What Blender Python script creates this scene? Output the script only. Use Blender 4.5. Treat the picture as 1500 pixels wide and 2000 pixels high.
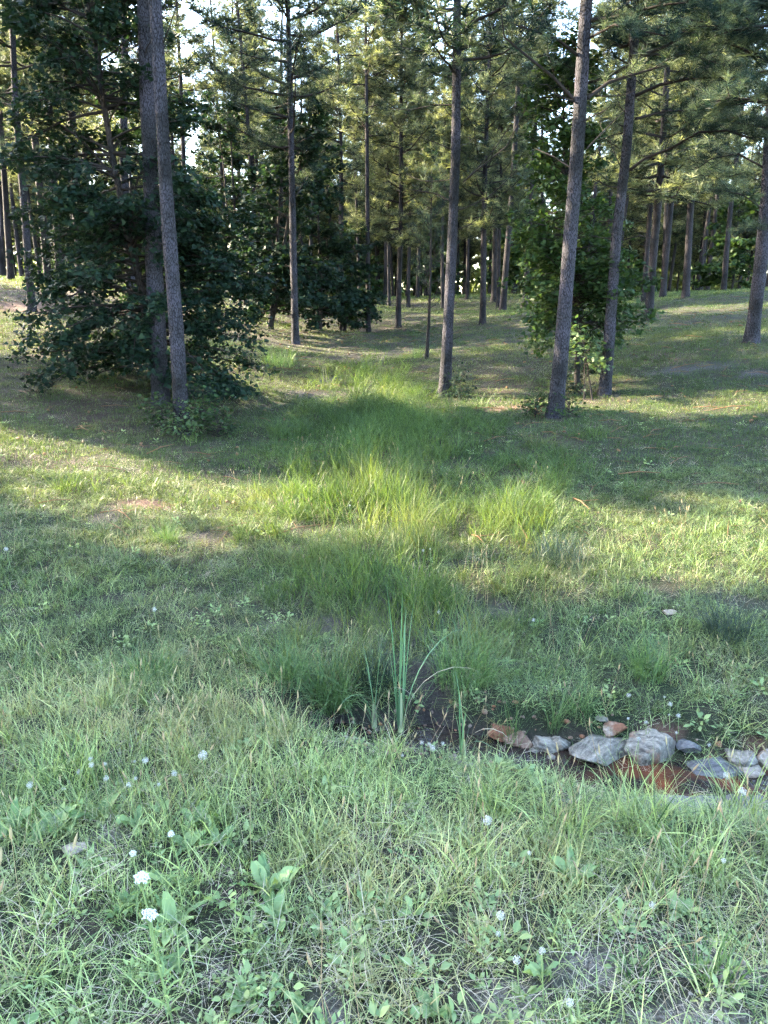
import bpy, bmesh, math
import numpy as np
from mathutils import Vector

# ------------------------------------------------------------------ scene, camera, light
scene = bpy.context.scene
for o in list(bpy.data.objects):
    bpy.data.objects.remove(o)
COL = scene.collection
PITCH = math.radians(15.7)
F = 1466.0                       # focal length in photo pixels (1500 x 2000)
CAMZ = 2.0
SUN_EL = 26.0                    # degrees above the horizon
SUN_AZ = 22.0                     # degrees: sun stands to the left (-X), swung this much towards +Y

cam_d = bpy.data.cameras.new('camera'); cam = bpy.data.objects.new('camera', cam_d); COL.objects.link(cam)
cam.location = (0, 0, CAMZ); cam.rotation_euler = (math.pi / 2 - PITCH, 0, 0)
cam_d.sensor_fit = 'VERTICAL'; cam_d.angle_y = 2 * math.atan(1000 / F)
cam_d.clip_start = 0.05; cam_d.clip_end = 2000
scene.camera = cam

el = math.radians(SUN_EL); az = math.radians(SUN_AZ)
SUNV = Vector((-math.cos(el) * math.cos(az), math.cos(el) * math.sin(az), math.sin(el)))
w = bpy.data.worlds.new('World'); scene.world = w; w.use_nodes = True
nt = w.node_tree
sky = nt.nodes.new('ShaderNodeTexSky'); sky.sky_type = 'NISHITA'; sky.sun_disc = False
sky.sun_elevation = el
sky.sun_rotation = math.atan2(SUNV.x, SUNV.y)
sky.air_density = 1.0; sky.dust_density = 1.4; sky.ozone_density = 1.1
bg = nt.nodes['Background']; nt.links.new(sky.outputs[0], bg.inputs[0]); bg.inputs[1].default_value = 0.15

sl = bpy.data.lights.new('sun', 'SUN'); so = bpy.data.objects.new('sun', sl); COL.objects.link(so)
sl.energy = 5.0; sl.angle = math.radians(0.53); sl.color = (1.0, 0.86, 0.62)
so.rotation_euler = SUNV.to_track_quat('Z', 'Y').to_euler(); so.location = (-20, 0, 30)

vs = scene.view_settings
vs.view_transform = 'Standard'; vs.look = 'None'; vs.exposure = 4.0; vs.gamma = 1.0; vs.use_curve_mapping = False
scene.cycles.max_bounces = 3; scene.cycles.diffuse_bounces = 1; scene.cycles.transmission_bounces = 2
scene.cycles.glossy_bounces = 2; scene.cycles.transparent_max_bounces = 4
scene.cycles.sample_clamp_indirect = 6
scene.cycles.use_denoising = True; scene.cycles.denoising_prefilter = 'NONE'
scene.cycles.use_adaptive_sampling = True; scene.cycles.adaptive_threshold = .03; scene.cycles.adaptive_min_samples = 24

RNG = np.random.default_rng(11)

# ------------------------------------------------------------------ mesh helpers
def mesh_np(name, V, T, mat=None, smooth=False, attrs=None):
    V = np.asarray(V, np.float32).reshape(-1, 3); T = np.asarray(T, np.int32)
    k = T.shape[1] if T.size else 3
    m = bpy.data.meshes.new(name)
    m.vertices.add(len(V)); m.vertices.foreach_set('co', V.ravel())
    if T.size:
        m.loops.add(T.size); m.loops.foreach_set('vertex_index', T.ravel())
        m.polygons.add(len(T))
        m.polygons.foreach_set('loop_start', np.arange(0, T.size, k, dtype=np.int32))
        if smooth:
            m.polygons.foreach_set('use_smooth', np.ones(len(T), bool))
    for an, (typ, arr) in (attrs or {}).items():
        a = m.attributes.new(an, typ, 'POINT')
        key = {'FLOAT': 'value', 'INT': 'value', 'FLOAT_VECTOR': 'vector', 'FLOAT_COLOR': 'color'}[typ]
        a.data.foreach_set(key, np.ascontiguousarray(arr).ravel())
    if mat: m.materials.append(mat)
    m.update(calc_edges=True)
    return m

def obj(name, data, parent=None, loc=(0, 0, 0), rot=(0, 0, 0), scale=None):
    o = bpy.data.objects.new(name, data); COL.objects.link(o)
    o.location = loc; o.rotation_euler = rot
    if scale is not None: o.scale = scale if hasattr(scale, '__len__') else (scale,) * 3
    if parent is not None: o.parent = parent
    return o

def tag(o, label=None, cat=None, group=None, kind=None):
    if label: o['label'] = label
    if cat: o['category'] = cat
    if group: o['group'] = group
    if kind: o['kind'] = kind
    return o

class Acc:
    def __init__(s): s.V = []; s.T = []; s.A = []; s.n = 0
    def add(s, V, T, a=0.5):
        V = np.asarray(V, float).reshape(-1, 3); T = np.asarray(T, int)
        s.V.append(V); s.T.append(T + s.n); s.n += len(V)
        s.A.append(np.full(len(V), a) if np.isscalar(a) else np.asarray(a))
    def mesh(s, name, mat, smooth=False):
        if not s.V: return None
        return mesh_np(name, np.concatenate(s.V), np.concatenate(s.T), mat, smooth,
                       {'var': ('FLOAT', np.concatenate(s.A).astype(np.float32))})

def nrm(a):
    a = np.asarray(a, float)
    return a / (np.linalg.norm(a, axis=-1, keepdims=True) + 1e-9)

def tube(P, R, sides=5):
    P = np.asarray(P, float); R = np.asarray(R, float); n = len(P)
    t = nrm(np.gradient(P, axis=0))
    ref = np.array([0, 0, 1.]) if abs(t[:, 2]).mean() < .8 else np.array([1., 0, 0])
    a = nrm(np.cross(t, ref)); b = np.cross(t, a)
    th = np.arange(sides) * 2 * np.pi / sides
    V = P[:, None] + R[:, None, None] * (a[:, None] * np.cos(th)[None, :, None] + b[:, None] * np.sin(th)[None, :, None])
    i = np.arange(n - 1)[:, None] * sides; j = np.arange(sides)[None]; j2 = (j + 1) % sides
    q = np.stack([i + j, i + j2, i + sides + j2, i + sides + j], -1).reshape(-1, 4)
    T = np.concatenate([q[:, [0, 1, 2]], q[:, [0, 2, 3]]])
    return V.reshape(-1, 3), T

def vnoise(x, y, seed=0):
    x = np.asarray(x, float); y = np.asarray(y, float)
    xi = np.floor(x).astype(np.int64); yi = np.floor(y).astype(np.int64)
    fx = x - xi; fy = y - yi; fx = fx * fx * (3 - 2 * fx); fy = fy * fy * (3 - 2 * fy)
    def h(a, b):
        n = (a * 374761393 + b * 668265263 + seed * 982451653) & 0x7fffffff
        n = ((n ^ (n >> 13)) * 1274126177) & 0x7fffffff
        return ((n ^ (n >> 16)) & 0xffff) / 65535.0
    return (h(xi, yi) * (1 - fx) + h(xi + 1, yi) * fx) * (1 - fy) + (h(xi, yi + 1) * (1 - fx) + h(xi + 1, yi + 1) * fx) * fy

def fbm(x, y, seed=0, o=3):
    s = 0; a = .5
    for k in range(o):
        s = s + a * vnoise(x * 2 ** k, y * 2 ** k, seed + k); a *= .5
    return s / (1 - .5 ** o)

# ------------------------------------------------------------------ terrain
cp_, sp_ = math.cos(PITCH), math.sin(PITCH)
def ray(u, v):
    a = (u - 750) / F; b = -(v - 1000) / F
    return np.array([a, cp_ + b * sp_, -sp_ + b * cp_])
def pix(u, v, d):
    r = ray(u, v); return np.array([0, 0, CAMZ]) + r * (d / r[1])

# trunks seen in the photograph: base u, v, depth, width in px, then points up the trunk
TR = dict(
    T1=(356, 846, 12.5, 39, [(345, 650), (326, 400), (303, 0)]),
    T2=(314, 790, 14.5, 42, [(300, 500), (292, 300), (280, 0)]),
    T2b=(262, 662, 20, 23, [(240, 300), (246, 0)]),
    T3=(62, 607, 22, 19, [(47, 400), (30, 200), (22, 0)]),
    T4=(116, 580, 25, 17, [(100, 400), (90, 210), (84, 0)]),
    T5=(95, 557, 30, 17, [(76, 430), (62, 200)]),
    T6=(160, 574, 26, 20, [(154, 460), (140, 150)]),
    T7=(177, 563, 32, 12, [(170, 450), (160, 200)]),
    T8=(21, 547, 35, 14, [(12, 400), (0, 200)]),
    T9=(5, 541, 45, 9, [(0, 400), (-8, 200)]),
    T10=(577, 672, 24, 19, [(573, 500), (566, 165), (562, 0)]),
    T11=(720, 656, 33, 12, [(718, 400), (716, 200)]),
    T12=(669, 612, 38, 11, [(667, 330), (664, 100)]),
    T13=(779, 638, 34, 14, [(782, 325), (784, 100)]),
    T14=(760, 598, 48, 8, [(758, 400), (757, 200)]),
    T15=(798, 601, 48, 9, [(800, 400), (803, 200)]),
    T16=(868, 774, 16.5, 29, [(883, 480), (890, 300), (893, 0)]),
    T18=(941, 633, 32, 15, [(945, 480), (950, 345), (956, 100)]),
    T19=(912, 584, 50, 8, [(914, 465), (918, 200)]),
    T20=(973, 601, 45, 9, [(976, 470), (982, 200)]),
    T21=(1083, 814, 13, 39, [(1096, 690), (1111, 500), (1127, 300), (1145, 0)]),
    T22=(1180, 772, 15.5, 29, [(1188, 690), (1203, 470), (1223, 300), (1245, 0)]),
    T23=(1268, 626, 25, 19, [(1276, 500), (1290, 375), (1300, 150)]),
    T24=(1256, 591, 34, 11, [(1265, 475), (1278, 300)]),
    T25=(1337, 581, 32, 17, [(1347, 450), (1362, 250)]),
    T26=(1467, 668, 18, 30, [(1485, 525), (1498, 375), (1518, 0)]),
)
CTL = []
for k, t in TR.items(): CTL.append(pix(t[0], t[1], t[2]))
for u, v, d in [(740, 581, 60), (950, 577, 58), (1180, 574, 55), (1400, 569, 52), (1600, 560, 45), (0, 541, 50), (250, 556, 52),
                (500, 570, 55), (-200, 530, 40), (833, 702, 20), (700, 700, 21.5), (690, 650, 31), (540, 700, 19.5), (20, 720, 15.5),
                (1350, 720, 16.5), (1350, 800, 13.2), (-200, 640, 18), (1650, 660, 18), (640, 745, 18)]:
    CTL.append(pix(u, v, d))
for x, y, z in [(0, -6, .05), (-8, -6, .1), (8, -6, .1), (0, 0, .02), (-4, 0, .05), (4, 0, .05), (-1.2, 1.7, 0), (1.2, 1.7, 0), (0, 2.1, -.04),
                (-1.6, 2.9, -.17), (0, 2.95, -.2), (1.6, 2.8, -.24), (.9, 3.3, -.36), (2.2, 2.95, -.33), (-2.5, 4, -.36), (0, 4, -.42), (2.4, 4, -.46), (-3, 5.5, -.34), (0, 5.5, -.44),
                (3, 5.5, -.32), (-4.5, 8.2, -.18), (0, 8.2, -.33), (4.5, 8.2, -.14), (-5.2, 10.3, 0), (0, 10.3, -.22), (5.5, 10.3, .08), (-8, 4, 0), (8, 4, .1),
                (-14, 8, .7), (14, 8, .7), (-25, 20, 2.3), (25, 20, 2.3), (-60, 30, 3.6), (60, 30, 3.6), (-60, 80, 2.5), (60, 80, 2.2), (0, 85, 1.4),
                (0, 130, -2), (-90, 130, -1), (90, 130, -1), (-70, -30, .5), (70, -30, .5), (0, -40, 0), (-40, 0, 1), (40, 0, 1)]:
    CTL.append(np.array([x, y, z]))
CTL = np.array(CTL, float)
def _phi(r2): return np.where(r2 > 1e-9, .5 * r2 * np.log(r2 + 1e-12), 0)
_n = len(CTL); _S = 10.0
_xy = CTL[:, :2] / _S
_K = _phi(((_xy[:, None] - _xy[None]) ** 2).sum(-1)) + np.eye(_n) * .004
_Pm = np.c_[np.ones(_n), _xy]
_A = np.block([[_K, _Pm], [_Pm.T, np.zeros((3, 3))]])
_sol = np.linalg.solve(_A, np.r_[CTL[:, 2], 0, 0, 0])
def base_z(x, y):
    x = np.atleast_1d(np.asarray(x, float)).ravel(); y = np.atleast_1d(np.asarray(y, float)).ravel()
    out = np.empty(len(x))
    for i in range(0, len(x), 20000):
        X = np.c_[x[i:i + 20000], y[i:i + 20000]] / _S
        r2 = ((X[:, None] - _xy[None]) ** 2).sum(-1)
        out[i:i + 20000] = _phi(r2) @ _sol[:_n] + np.c_[np.ones(len(X)), X] @ _sol[_n:]
    r = np.hypot(x, y - 30); f = np.clip((r - 75) / 45, 0, 1); f = f * f * (3 - 2 * f)
    return out * (1 - f) + (-1.5) * f

def seg_dist(x, y, P):
    x = np.asarray(x, float); y = np.asarray(y, float)
    best = np.full(x.shape, 1e9)
    for (x0, y0), (x1, y1) in zip(P[:-1], P[1:]):
        dx, dy = x1 - x0, y1 - y0; L = dx * dx + dy * dy + 1e-9
        t = np.clip(((x - x0) * dx + (y - y0) * dy) / L, 0, 1)
        best = np.minimum(best, np.hypot(x - x0 - t * dx, y - y0 - t * dy))
    return best

def ground0(u, v, h=0, fn=None):
    fn = fn or base_z
    r = ray(u, v); ys = np.geomspace(.7, 140, 500)
    P = np.array([0, 0, CAMZ])[None] + r[None] * (ys / r[1])[:, None]
    below = P[:, 2] < fn(P[:, 0], P[:, 1]) + h
    i = int(np.argmax(below)) if below.any() else len(ys) - 1
    a, b = (P[max(i - 1, 0)], P[i])
    for _ in range(18):
        m = (a + b) / 2
        if m[2] < fn(m[0], m[1])[0] + h: b = m
        else: a = m
    return (a + b) / 2

DITCH = [(-.35, 4.1), (.15, 4.0), (.7, 3.88), (1.2, 3.70), (1.8, 3.55), (2.6, 3.48), (4.5, 3.35), (9, 3.2)]
GULLY = [tuple(ground0(u, v)[:2]) for u, v in [(830, 1420), (850, 1330), (775, 1235), (735, 1170), (880, 1085), (905, 1010), (830, 930), (740, 860)]]
SWALE = [tuple(ground0(u, v)[:2]) for u, v in [(800, 1400), (800, 1250), (740, 1100), (730, 980), (770, 890), (770, 830), (720, 760), (735, 705)]]
def T(x, y):
    x = np.atleast_1d(np.asarray(x, float)).ravel(); y = np.atleast_1d(np.asarray(y, float)).ravel()
    z = base_z(x, y)
    near = np.clip((60 - np.hypot(x, y)) / 30, 0, 1)
    z += near * ((fbm(x * .9, y * .9, 3) - .5) * .10 + (fbm(x * 4, y * 4, 9) - .5) * .045)
    d = seg_dist(x, y, DITCH); k = np.exp(-(d / np.interp(x, [.6, 1.4], [.34, .46])) ** 4)
    z -= k * (.20 + .05 * fbm(x * 5, y * 5, 5))
    d = seg_dist(x, y, GULLY); k = np.exp(-(d / .16) ** 2)
    z -= k * .11 * np.clip(fbm(x * 1.7, y * 1.7, 61) * 2.2 - .6, 0, 1)
    return z
def ground(u, v, h=0): return ground0(u, v, h, T)

# ------------------------------------------------------------------ patches of bare earth, litter and mud (world ellipses)
def patch(u, v, ru, rv):
    c = ground0(u, v); e = ground0(u + ru, v); a = ground0(u, v - rv); b = ground0(u, v + rv)
    return (c[0], c[1], abs(e[0] - c[0]), max(abs(a[1] - b[1]) / 2, .08))
MUD = [patch(*p) for p in [(400, 1046, 55, 11), (200, 1012, 45, 14), (840, 1320, 60, 70), (735, 1175, 50, 35), (790, 1240, 40, 30), (975, 1188, 40, 14), (905, 1012, 22, 22),
                           (700, 702, 80, 11), (770, 692, 30, 9), (655, 742, 55, 8), (595, 770, 40, 7), (1350, 722, 130, 9), (1480, 730, 60, 8), (760, 1290, 30, 40),
                           (640, 1225, 45, 22), (520, 1230, 50, 10), (430, 1892, 30, 7), (900, 1440, 60, 30)]]
RED = [patch(*p) for p in [(285, 985, 65, 9), (540, 985, 25, 5), (885, 1058, 25, 8), (1040, 803, 35, 5), (985, 799, 50, 5), (20, 600, 90, 14), (430, 1050, 40, 6), (1340, 705, 50, 4),
                           (1300, 1412, 50, 8), (1485, 1425, 40, 10), (1130, 580, 60, 4), (1250, 580, 90, 5)]]
STRAW = [patch(t_[0], t_[1], t_[3] * 1.9, t_[3] * .42) for t_ in TR.values()] + [patch(*p) for p in [(180, 800, 230, 60), (60, 690, 120, 40), (985, 775, 85, 50), (1180, 830, 60, 25), (1150, 780, 120, 30), (430, 800, 80, 30), (1090, 860, 90, 20),
                             (1300, 690, 120, 14), (100, 900, 160, 30), (1380, 640, 150, 14)]]
GRAVEL = [patch(*p) for p in [(1350, 1995, 160, 20), (1000, 1965, 80, 8), (650, 1975, 50, 8), (1430, 1900, 60, 14), (215, 1640, 60, 10), (1150, 1890, 120, 16)]]
def pmask(P, x, y, soft=.5):
    m = np.zeros(np.shape(x))
    for cx, cy, rx, ry in P:
        q = np.hypot((x - cx) / rx, (y - cy) / ry) + (fbm(x * 5, y * 5, 77) - .5) * .9
        m = np.maximum(m, np.clip((1.15 - q) / soft, 0, 1))
    return m
def swale(x, y, w=1.0):
    d = seg_dist(x, y, SWALE)
    wid = w * np.interp(y, [3.5, 5, 7, 9, 12, 14, 18, 22], [.55, .9, 1.35, 2.0, 2.0, 1.45, 1.0, .8])
    return np.clip((wid * 1.25 - d + (fbm(np.asarray(x) * 1.3, np.asarray(y) * 1.3, 21) - .5) * 2.2 * wid) / (.9 * wid), 0, 1)

# ------------------------------------------------------------------ materials
def new_mat(name):
    m = bpy.data.materials.new(name); m.use_nodes = True
    n = m.node_tree; n.nodes.clear()
    return m, n, (lambda t, **k: _node(n, t, **k)), n.links.new
def _node(n, t, **k):
    a = n.nodes.new('ShaderNode' + t)
    for kk, vv in k.items():
        if isinstance(kk, str) and hasattr(a, kk): setattr(a, kk, vv)
    return a
def rgb(c): return (c[0], c[1], c[2], 1)

def foliage(name, ca, cb, trans=.35, rough=.5, spec=.35, tint=False, cc=None, tcol=(1.25, 1.2, .55), scale=.6, skew=1.0):
    m, n, N, L = new_mat(name)
    at = N('Attribute'); at.attribute_name = 'var'
    mx = N('Mix', data_type='RGBA'); mx.inputs[6].default_value = rgb(ca); mx.inputs[7].default_value = rgb(cb)
    pw = N('Math', operation='POWER'); pw.inputs[1].default_value = skew; L(at.outputs['Fac'], pw.inputs[0]); L(pw.outputs[0], mx.inputs[0])
    col = mx.outputs[2]
    if tint:
        t = N('Attribute', attribute_type='INSTANCER'); t.attribute_name = 'tint'
        m2 = N('Mix', data_type='RGBA'); m2.inputs[7].default_value = rgb(cc or cb)
        t2 = N('Attribute'); t2.attribute_name = 'tint'; ta = N('Math', operation='ADD'); L(t.outputs['Fac'], ta.inputs[0]); L(t2.outputs['Fac'], ta.inputs[1])
        L(col, m2.inputs[6]); L(ta.outputs[0], m2.inputs[0]); col = m2.outputs[2]
    geo = N('NewGeometry') if False else N('TexCoord')
    nz = N('TexNoise'); nz.inputs['Scale'].default_value = scale; nz.inputs['Detail'].default_value = 2
    L(geo.outputs['Object'], nz.inputs['Vector'])
    mr = N('MapRange'); mr.inputs[1].default_value = .3; mr.inputs[2].default_value = .7; mr.inputs[3].default_value = .75; mr.inputs[4].default_value = 1.25
    L(nz.outputs[0], mr.inputs[0])
    hs = N('HueSaturation'); L(col, hs.inputs['Color']); L(mr.outputs[0], hs.inputs['Value'])
    col = hs.outputs[0]
    p = N('BsdfPrincipled'); p.inputs['Roughness'].default_value = rough; p.inputs['Specular IOR Level'].default_value = spec
    L(col, p.inputs['Base Color'])
    tr = N('BsdfTranslucent')
    mul = N('Mix', data_type='RGBA', blend_type='MULTIPLY'); mul.inputs[0].default_value = 1; mul.inputs[7].default_value = rgb(tcol)
    L(col, mul.inputs[6]); L(mul.outputs[2], tr.inputs[0])
    ms = N('MixShader'); ms.inputs[0].default_value = trans
    L(p.outputs[0], ms.inputs[1]); L(tr.outputs[0], ms.inputs[2])
    out = N('OutputMaterial'); L(ms.outputs[0], out.inputs[0])
    return m

def bark_mat(name, c_plate, c_groove, scale=7.0, bump=.5, zs=.28):
    m, n, N, L = new_mat(name)
    tc = N('TexCoord'); mp = N('Mapping'); mp.inputs['Scale'].default_value = (scale, scale, scale * zs)
    L(tc.outputs['Object'], mp.inputs['Vector'])
    nz0 = N('TexNoise'); nz0.inputs['Scale'].default_value = .8; L(mp.outputs[0], nz0.inputs['Vector'])
    add = N('VectorMath', operation='ADD'); L(mp.outputs[0], add.inputs[0])
    sc = N('VectorMath', operation='SCALE'); sc.inputs['Scale'].default_value = .9; L(nz0.outputs['Color'], sc.inputs[0]); L(sc.outputs[0], add.inputs[1])
    vo = N('TexVoronoi', feature='DISTANCE_TO_EDGE'); vo.inputs['Scale'].default_value = 2.2; L(add.outputs[0], vo.inputs['Vector'])
    nz = N('TexNoise'); nz.inputs['Scale'].default_value = 5; nz.inputs['Detail'].default_value = 6; nz.inputs['Roughness'].default_value = .7; L(mp.outputs[0], nz.inputs['Vector'])
    mr = N('MapRange'); mr.inputs[2].default_value = .16; L(vo.outputs['Distance'], mr.inputs[0])
    mul = N('Math', operation='MULTIPLY'); L(mr.outputs[0], mul.inputs[0])
    mr2 = N('MapRange'); mr2.inputs[1].default_value = .3; mr2.inputs[2].default_value = .7; mr2.inputs[3].default_value = .45; mr2.inputs[4].default_value = 1.1
    L(nz.outputs[0], mr2.inputs[0]); L(mr2.outputs[0], mul.inputs[1])
    mx = N('Mix', data_type='RGBA'); mx.inputs[6].default_value = rgb(c_groove); mx.inputs[7].default_value = rgb(c_plate); L(mul.outputs[0], mx.inputs[0])
    lf = N('TexNoise'); lf.inputs['Scale'].default_value = 1.6; lf.inputs['Detail'].default_value = 3; L(tc.outputs['Object'], lf.inputs['Vector'])
    lr = N('MapRange'); lr.inputs[1].default_value = .35; lr.inputs[2].default_value = .65; lr.inputs[3].default_value = .45; lr.inputs[4].default_value = 1.5; L(lf.outputs[0], lr.inputs[0])
    lh = N('HueSaturation'); L(mx.outputs[2], lh.inputs['Color']); L(lr.outputs[0], lh.inputs['Value']); L(lr.outputs[0], lh.inputs['Saturation'])
    bp = N('Bump'); bp.inputs['Strength'].default_value = bump; bp.inputs['Distance'].default_value = .03; L(mul.outputs[0], bp.inputs['Height'])
    p = N('BsdfPrincipled'); p.inputs['Roughness'].default_value = .9; p.inputs['Specular IOR Level'].default_value = .15
    L(lh.outputs[0], p.inputs['Base Color']); L(bp.outputs[0], p.inputs['Normal'])
    out = N('OutputMaterial'); L(p.outputs[0], out.inputs[0])
    return m

def plain(name, c, rough=.8, spec=.3, c2=None, sc=20):
    m, n, N, L = new_mat(name)
    p = N('BsdfPrincipled'); p.inputs['Roughness'].default_value = rough; p.inputs['Specular IOR Level'].default_value = spec
    tc = N('TexCoord'); nz = N('TexNoise'); nz.inputs['Scale'].default_value = sc; nz.inputs['Detail'].default_value = 4
    L(tc.outputs['Object'], nz.inputs['Vector'])
    mx = N('Mix', data_type='RGBA'); mx.inputs[6].default_value = rgb(c); mx.inputs[7].default_value = rgb(c2 or tuple(q * .7 for q in c))
    L(nz.outputs[0], mx.inputs[0]); L(mx.outputs[2], p.inputs['Base Color'])
    out = N('OutputMaterial'); L(p.outputs[0], out.inputs[0])
    return m

M = {}
M['bark'] = bark_mat('pine_bark', (0.0500, 0.0475, 0.0560), (0.0043, 0.0037, 0.0043), scale=19, bump=.6, zs=.33)
M['bark_far'] = bark_mat('pine_bark_far', (0.0298, 0.0267, 0.0279), (0.0081, 0.0068, 0.0074), scale=9, bump=.3)
M['bark_dark'] = bark_mat('broadleaf_bark', (0.0315, 0.0273, 0.0252), (0.0112, 0.0091, 0.0084), scale=16, bump=.3)
M['twig'] = plain('twig_bark', (0.0330, 0.0270, 0.0240), .9, .1, (0.0168, 0.0138, 0.0126))
M['needles'] = foliage('pine_needles_shade_tone', (.004, .015, .015), (.085, .112, .066), .36, .5, .15, tcol=(1.4, 1.35, .75), skew=2.1)  # near pines: shade on the boughs put into a darker needle colour
M['needles_sunlit'] = foliage('pine_needles_sunlit_tone', (.009, .021, .015), (.175, .195, .105), .42, .5, .2, tcol=(1.4, 1.35, .75), skew=1.7)  # copied pines: same needles painted paler to stand for sun on far crowns
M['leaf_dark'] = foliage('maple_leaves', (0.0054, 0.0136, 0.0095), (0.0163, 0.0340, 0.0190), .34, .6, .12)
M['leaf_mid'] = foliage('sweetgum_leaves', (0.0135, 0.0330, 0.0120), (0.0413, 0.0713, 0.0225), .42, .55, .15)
M['leaf_pale'] = foliage('pale_leaves', (.040, .075, .030), (.075, .115, .045), .4, .5, .3)
M['weed'] = foliage('dock_leaves', (.10, .18, .06), (.23, .32, .12), .3, .45, .4, scale=6)
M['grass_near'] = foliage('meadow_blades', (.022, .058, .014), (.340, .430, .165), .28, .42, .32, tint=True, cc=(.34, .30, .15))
M['grass_fine'] = foliage('fine_blades', (.008, .026, .007), (.092, .148, .042), .40, .5, .25, tcol=(1.45, 1.35, .5), tint=True, cc=(0.1488, 0.1550, 0.0620))
M['grass_meadow'] = foliage('meadow_blades_shade_tone', (.010, .026, .009), (.160, .225, .088), .32, .45, .3, tcol=(1.45, 1.35, .5), tint=True, cc=(0.1612, 0.1674, 0.0868))  # darker grass beyond the ditch, with canopy shade also put into its colour
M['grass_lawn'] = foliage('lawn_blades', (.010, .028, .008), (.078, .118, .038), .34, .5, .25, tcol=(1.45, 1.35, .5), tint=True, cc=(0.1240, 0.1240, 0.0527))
M['sedge'] = foliage('sedge_blades', (0.0338, 0.0788, 0.0240), (0.1237, 0.1950, 0.0675), .3, .45, .4)
M['rush'] = foliage('rush_blades', (0.0098, 0.0224, 0.0140), (0.0238, 0.0448, 0.0252), .15, .45, .4)
M['cattail'] = foliage('cattail_leaves', (.07, .15, .075), (.15, .26, .13), .25, .4, .4)
M['thatch'] = foliage('dead_straw', (.20, .17, .12), (.38, .34, .26), .2, .7, .2, tint=True, cc=(.40, .35, .26))
M['pinestraw'] = foliage('fallen_needles', (0.0960, 0.0510, 0.0300), (0.1800, 0.1080, 0.0600), .1, .8, .1, tint=True, cc=(0.1200, 0.0720, 0.0420))
M['stalk'] = foliage('seed_stalks', (.24, .23, .12), (.36, .30, .17), .2, .7, .2, tint=True, cc=(.28, .2, .12))
M['white'] = plain('white_petals', (.62, .62, .60), .7, .2, (.48, .5, .46), 40)
M['fluff'] = plain('dandelion_fluff', (.34, .34, .30), .9, .1, (.45, .45, .41), 60)
M['stem'] = plain('green_stem', (.16, .22, .08), .6, .3)
M['concrete'] = plain('weathered_concrete', (.19, .18, .165), .95, .1, (.07, .07, .06), 14)

def ground_mat():
    m, n, N, L = new_mat('meadow_soil')
    tc = N('TexCoord')
    def noise(s, d=5, r=.6):
        a = N('TexNoise'); a.inputs['Scale'].default_value = s; a.inputs['Detail'].default_value = d; a.inputs['Roughness'].default_value = r
        L(tc.outputs['Object'], a.inputs['Vector']); return a
    def mix(fac, a, b):
        x = N('Mix', data_type='RGBA')
        for s, v_ in ((6, a), (7, b)):
            if isinstance(v_, tuple): x.inputs[s].default_value = rgb(v_)
            else: L(v_, x.inputs[s])
        L(fac, x.inputs[0]); return x.outputs[2]
    def attr(nm):
        a = N('Attribute'); a.attribute_name = nm; return a.outputs['Fac']
    def ramp(x, a, b):
        r = N('MapRange'); r.inputs[1].default_value = a; r.inputs[2].default_value = b; L(x, r.inputs[0]); return r.outputs[0]
    n1 = noise(1.2); n2 = noise(14, 6); n3 = noise(60, 4, .7); n4 = noise(4, 4)
    green = mix(ramp(n2.outputs[0], .35, .65), (0.0074, 0.0149, 0.0050), (0.0198, 0.0298, 0.0099))
    soil = mix(ramp(n3.outputs[0], .35, .65), (0.0136, 0.0112, 0.0087), (0.0496, 0.0409, 0.0298))
    c = mix(ramp(n4.outputs[0], .52, .72), green, soil)
    straw = mix(ramp(n3.outputs[0], .35, .65), (0.0211, 0.0136, 0.0105), (0.0570, 0.0384, 0.0273))
    c = mix(attr('straw'), c, straw)
    grav = mix(ramp(n3.outputs[0], .4, .6), (.05, .044, .036), (.17, .155, .13))
    c = mix(attr('gravel'), c, grav)
    red = mix(ramp(n2.outputs[0], .35, .65), (.055, .030, .022), (.115, .066, .046))
    c = mix(attr('red'), c, red)
    mud = mix(ramp(n3.outputs[0], .35, .65), (0.0112, 0.0087, 0.0074), (0.0372, 0.0291, 0.0236))
    c = mix(attr('mud'), c, mud)
    p = N('BsdfPrincipled'); L(c, p.inputs['Base Color']); p.inputs['Specular IOR Level'].default_value = .25
    rr = N('MapRange'); rr.inputs[3].default_value = .95; rr.inputs[4].default_value = .5; L(attr('mud'), rr.inputs[0]); L(rr.outputs[0], p.inputs['Roughness'])
    add = N('Math', operation='ADD'); L(n2.outputs[0], add.inputs[0]); L(n3.outputs[0], add.inputs[1])
    bp = N('Bump'); bp.inputs['Strength'].default_value = .8; bp.inputs['Distance'].default_value = .03; L(add.outputs[0], bp.inputs['Height']); L(bp.outputs[0], p.inputs['Normal'])
    out = N('OutputMaterial'); L(p.outputs[0], out.inputs[0])
    return m

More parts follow.
